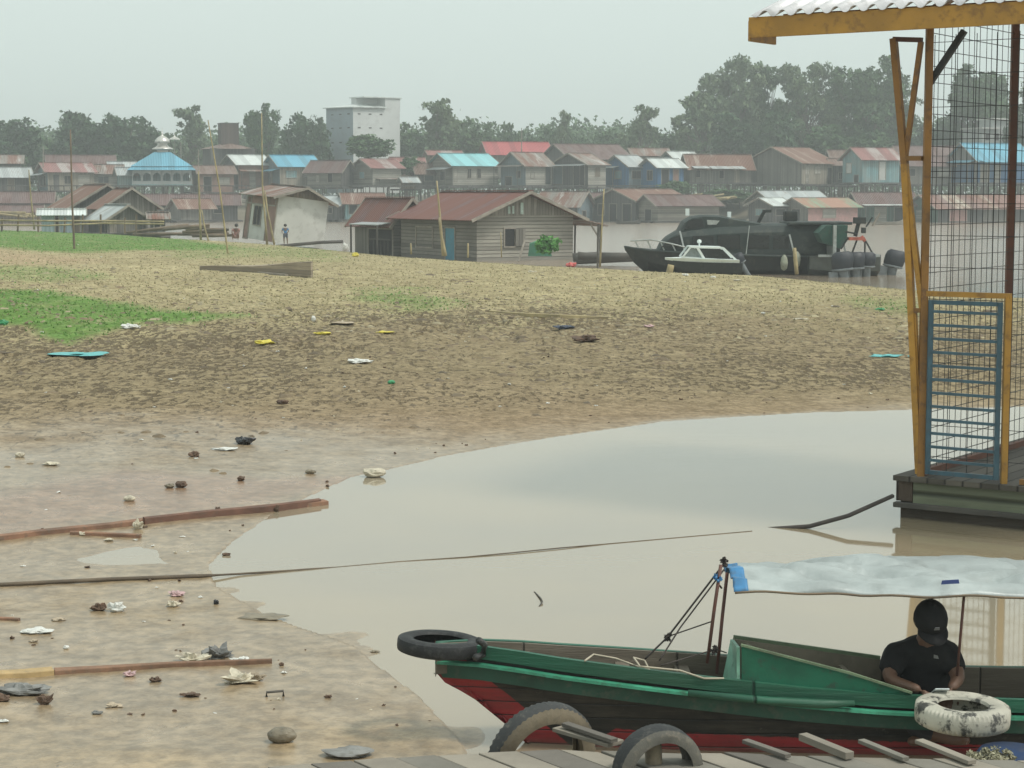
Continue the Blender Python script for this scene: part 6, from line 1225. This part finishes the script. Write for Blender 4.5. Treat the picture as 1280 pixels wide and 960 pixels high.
# small scraps nothing tells apart: copies
rs=random.Random(21); protos=[]
grp='small pale scraps of litter scattered over the bank'; lab='small pale scrap of litter, one of many scattered over the bank'
for i in range(5):
    o=cr(200+i*40,500,9,4,'cream' if i%2 else 'white',lab,'litter','small_scrap',.6,seed=i,group=grp,segs=10); protos.append(o)
n_=0
for k in range(170):
    u,v=rs.uniform(5,1135) ,300+rs.random()**1.3*620
    g=G(u,v)
    if not bool(inside(np.array([g.x]),np.array([g.y]))[0]) or seg_dist(np.array([g.x]),np.array([g.y]),NL)[0]<.15: continue
    if v>900: continue
    o=protos[n_] if n_<5 else protos[rs.randrange(5)].copy()
    if n_>=5: C.objects.link(o)
    s=.55*(28/ max(g.y,8))**-.55*rs.uniform(.6,1.3); o.scale=(s,s,s*rs.uniform(.6,1.2)); o.rotation_euler=(0,0,rs.uniform(0,6.28)); o.location=(g.x,g.y,max(g.z,0)-.003); n_+=1
grp2='small dark scraps scattered over the bank'; lab2='small dark scrap of debris, one of many scattered over the bank'; protos=[]
for i in range(4): protos.append(cr(300+i*40,520,10,5,'brown',lab2,'debris','dark_scrap',.6,seed=i+50,group=grp2,segs=10))
n_=0
for k in range(150):
    u,v=rs.uniform(5,1130),430+rs.random()*480; g=G(u,v)
    if not bool(inside(np.array([g.x]),np.array([g.y]))[0]): continue
    o=protos[n_] if n_<4 else protos[rs.randrange(4)].copy()
    if n_>=4: C.objects.link(o)
    s=.5*(28/max(g.y,8))**-.5*rs.uniform(.5,1.3); o.scale=(s,s,s*rs.uniform(.6,1.2)); o.rotation_euler=(0,0,rs.uniform(0,6.28)); o.location=(g.x,g.y,max(g.z,0)-.003); n_+=1
# ---------------------------------------------------------------- light
sc=bpy.context.scene
w=bpy.data.worlds.new('World'); sc.world=w; w.use_nodes=True; nt=w.node_tree; bg=nt.nodes['Background']
sky=nt.nodes.new('ShaderNodeTexSky'); sky.sky_type='NISHITA'; sky.sun_disc=False; SE,SR=math.radians(58),math.radians(115)
sky.sun_elevation=SE; sky.sun_rotation=SR; sky.air_density=1.2; sky.dust_density=6; sky.ozone_density=1
hs=nt.nodes.new('ShaderNodeHueSaturation'); hs.inputs['Saturation'].default_value=.12; nt.links.new(sky.outputs[0],hs.inputs['Color'])
mx_=nt.nodes.new('ShaderNodeMix'); mx_.data_type='RGBA'; mx_.inputs[0].default_value=.7; nt.links.new(hs.outputs[0],mx_.inputs[6]); mx_.inputs[7].default_value=(6.6,7.7,7.3,1)
nt.links.new(mx_.outputs[2],bg.inputs['Color']); bg.inputs['Strength'].default_value=.125
sl=bpy.data.lights.new('sun','SUN'); sl.energy=2.0; sl.angle=math.radians(10); sl.color=(1,.95,.87); so=bpy.data.objects.new('sun',sl); C.objects.link(so)
# sun azimuth measured clockwise from +Y
d=Vector((math.sin(SR)*math.cos(SE),math.cos(SR)*math.cos(SE),math.sin(SE))); so.rotation_euler=(-d).to_track_quat('-Z','Y').to_euler(); so.location=(20,-10,35)
vs_=sc.view_settings; vs_.view_transform='Standard'; vs_.look='None'; vs_.exposure=0.16; vs_.gamma=1; vs_.use_curve_mapping=False
sc.render.resolution_x=1024; sc.render.resolution_y=768
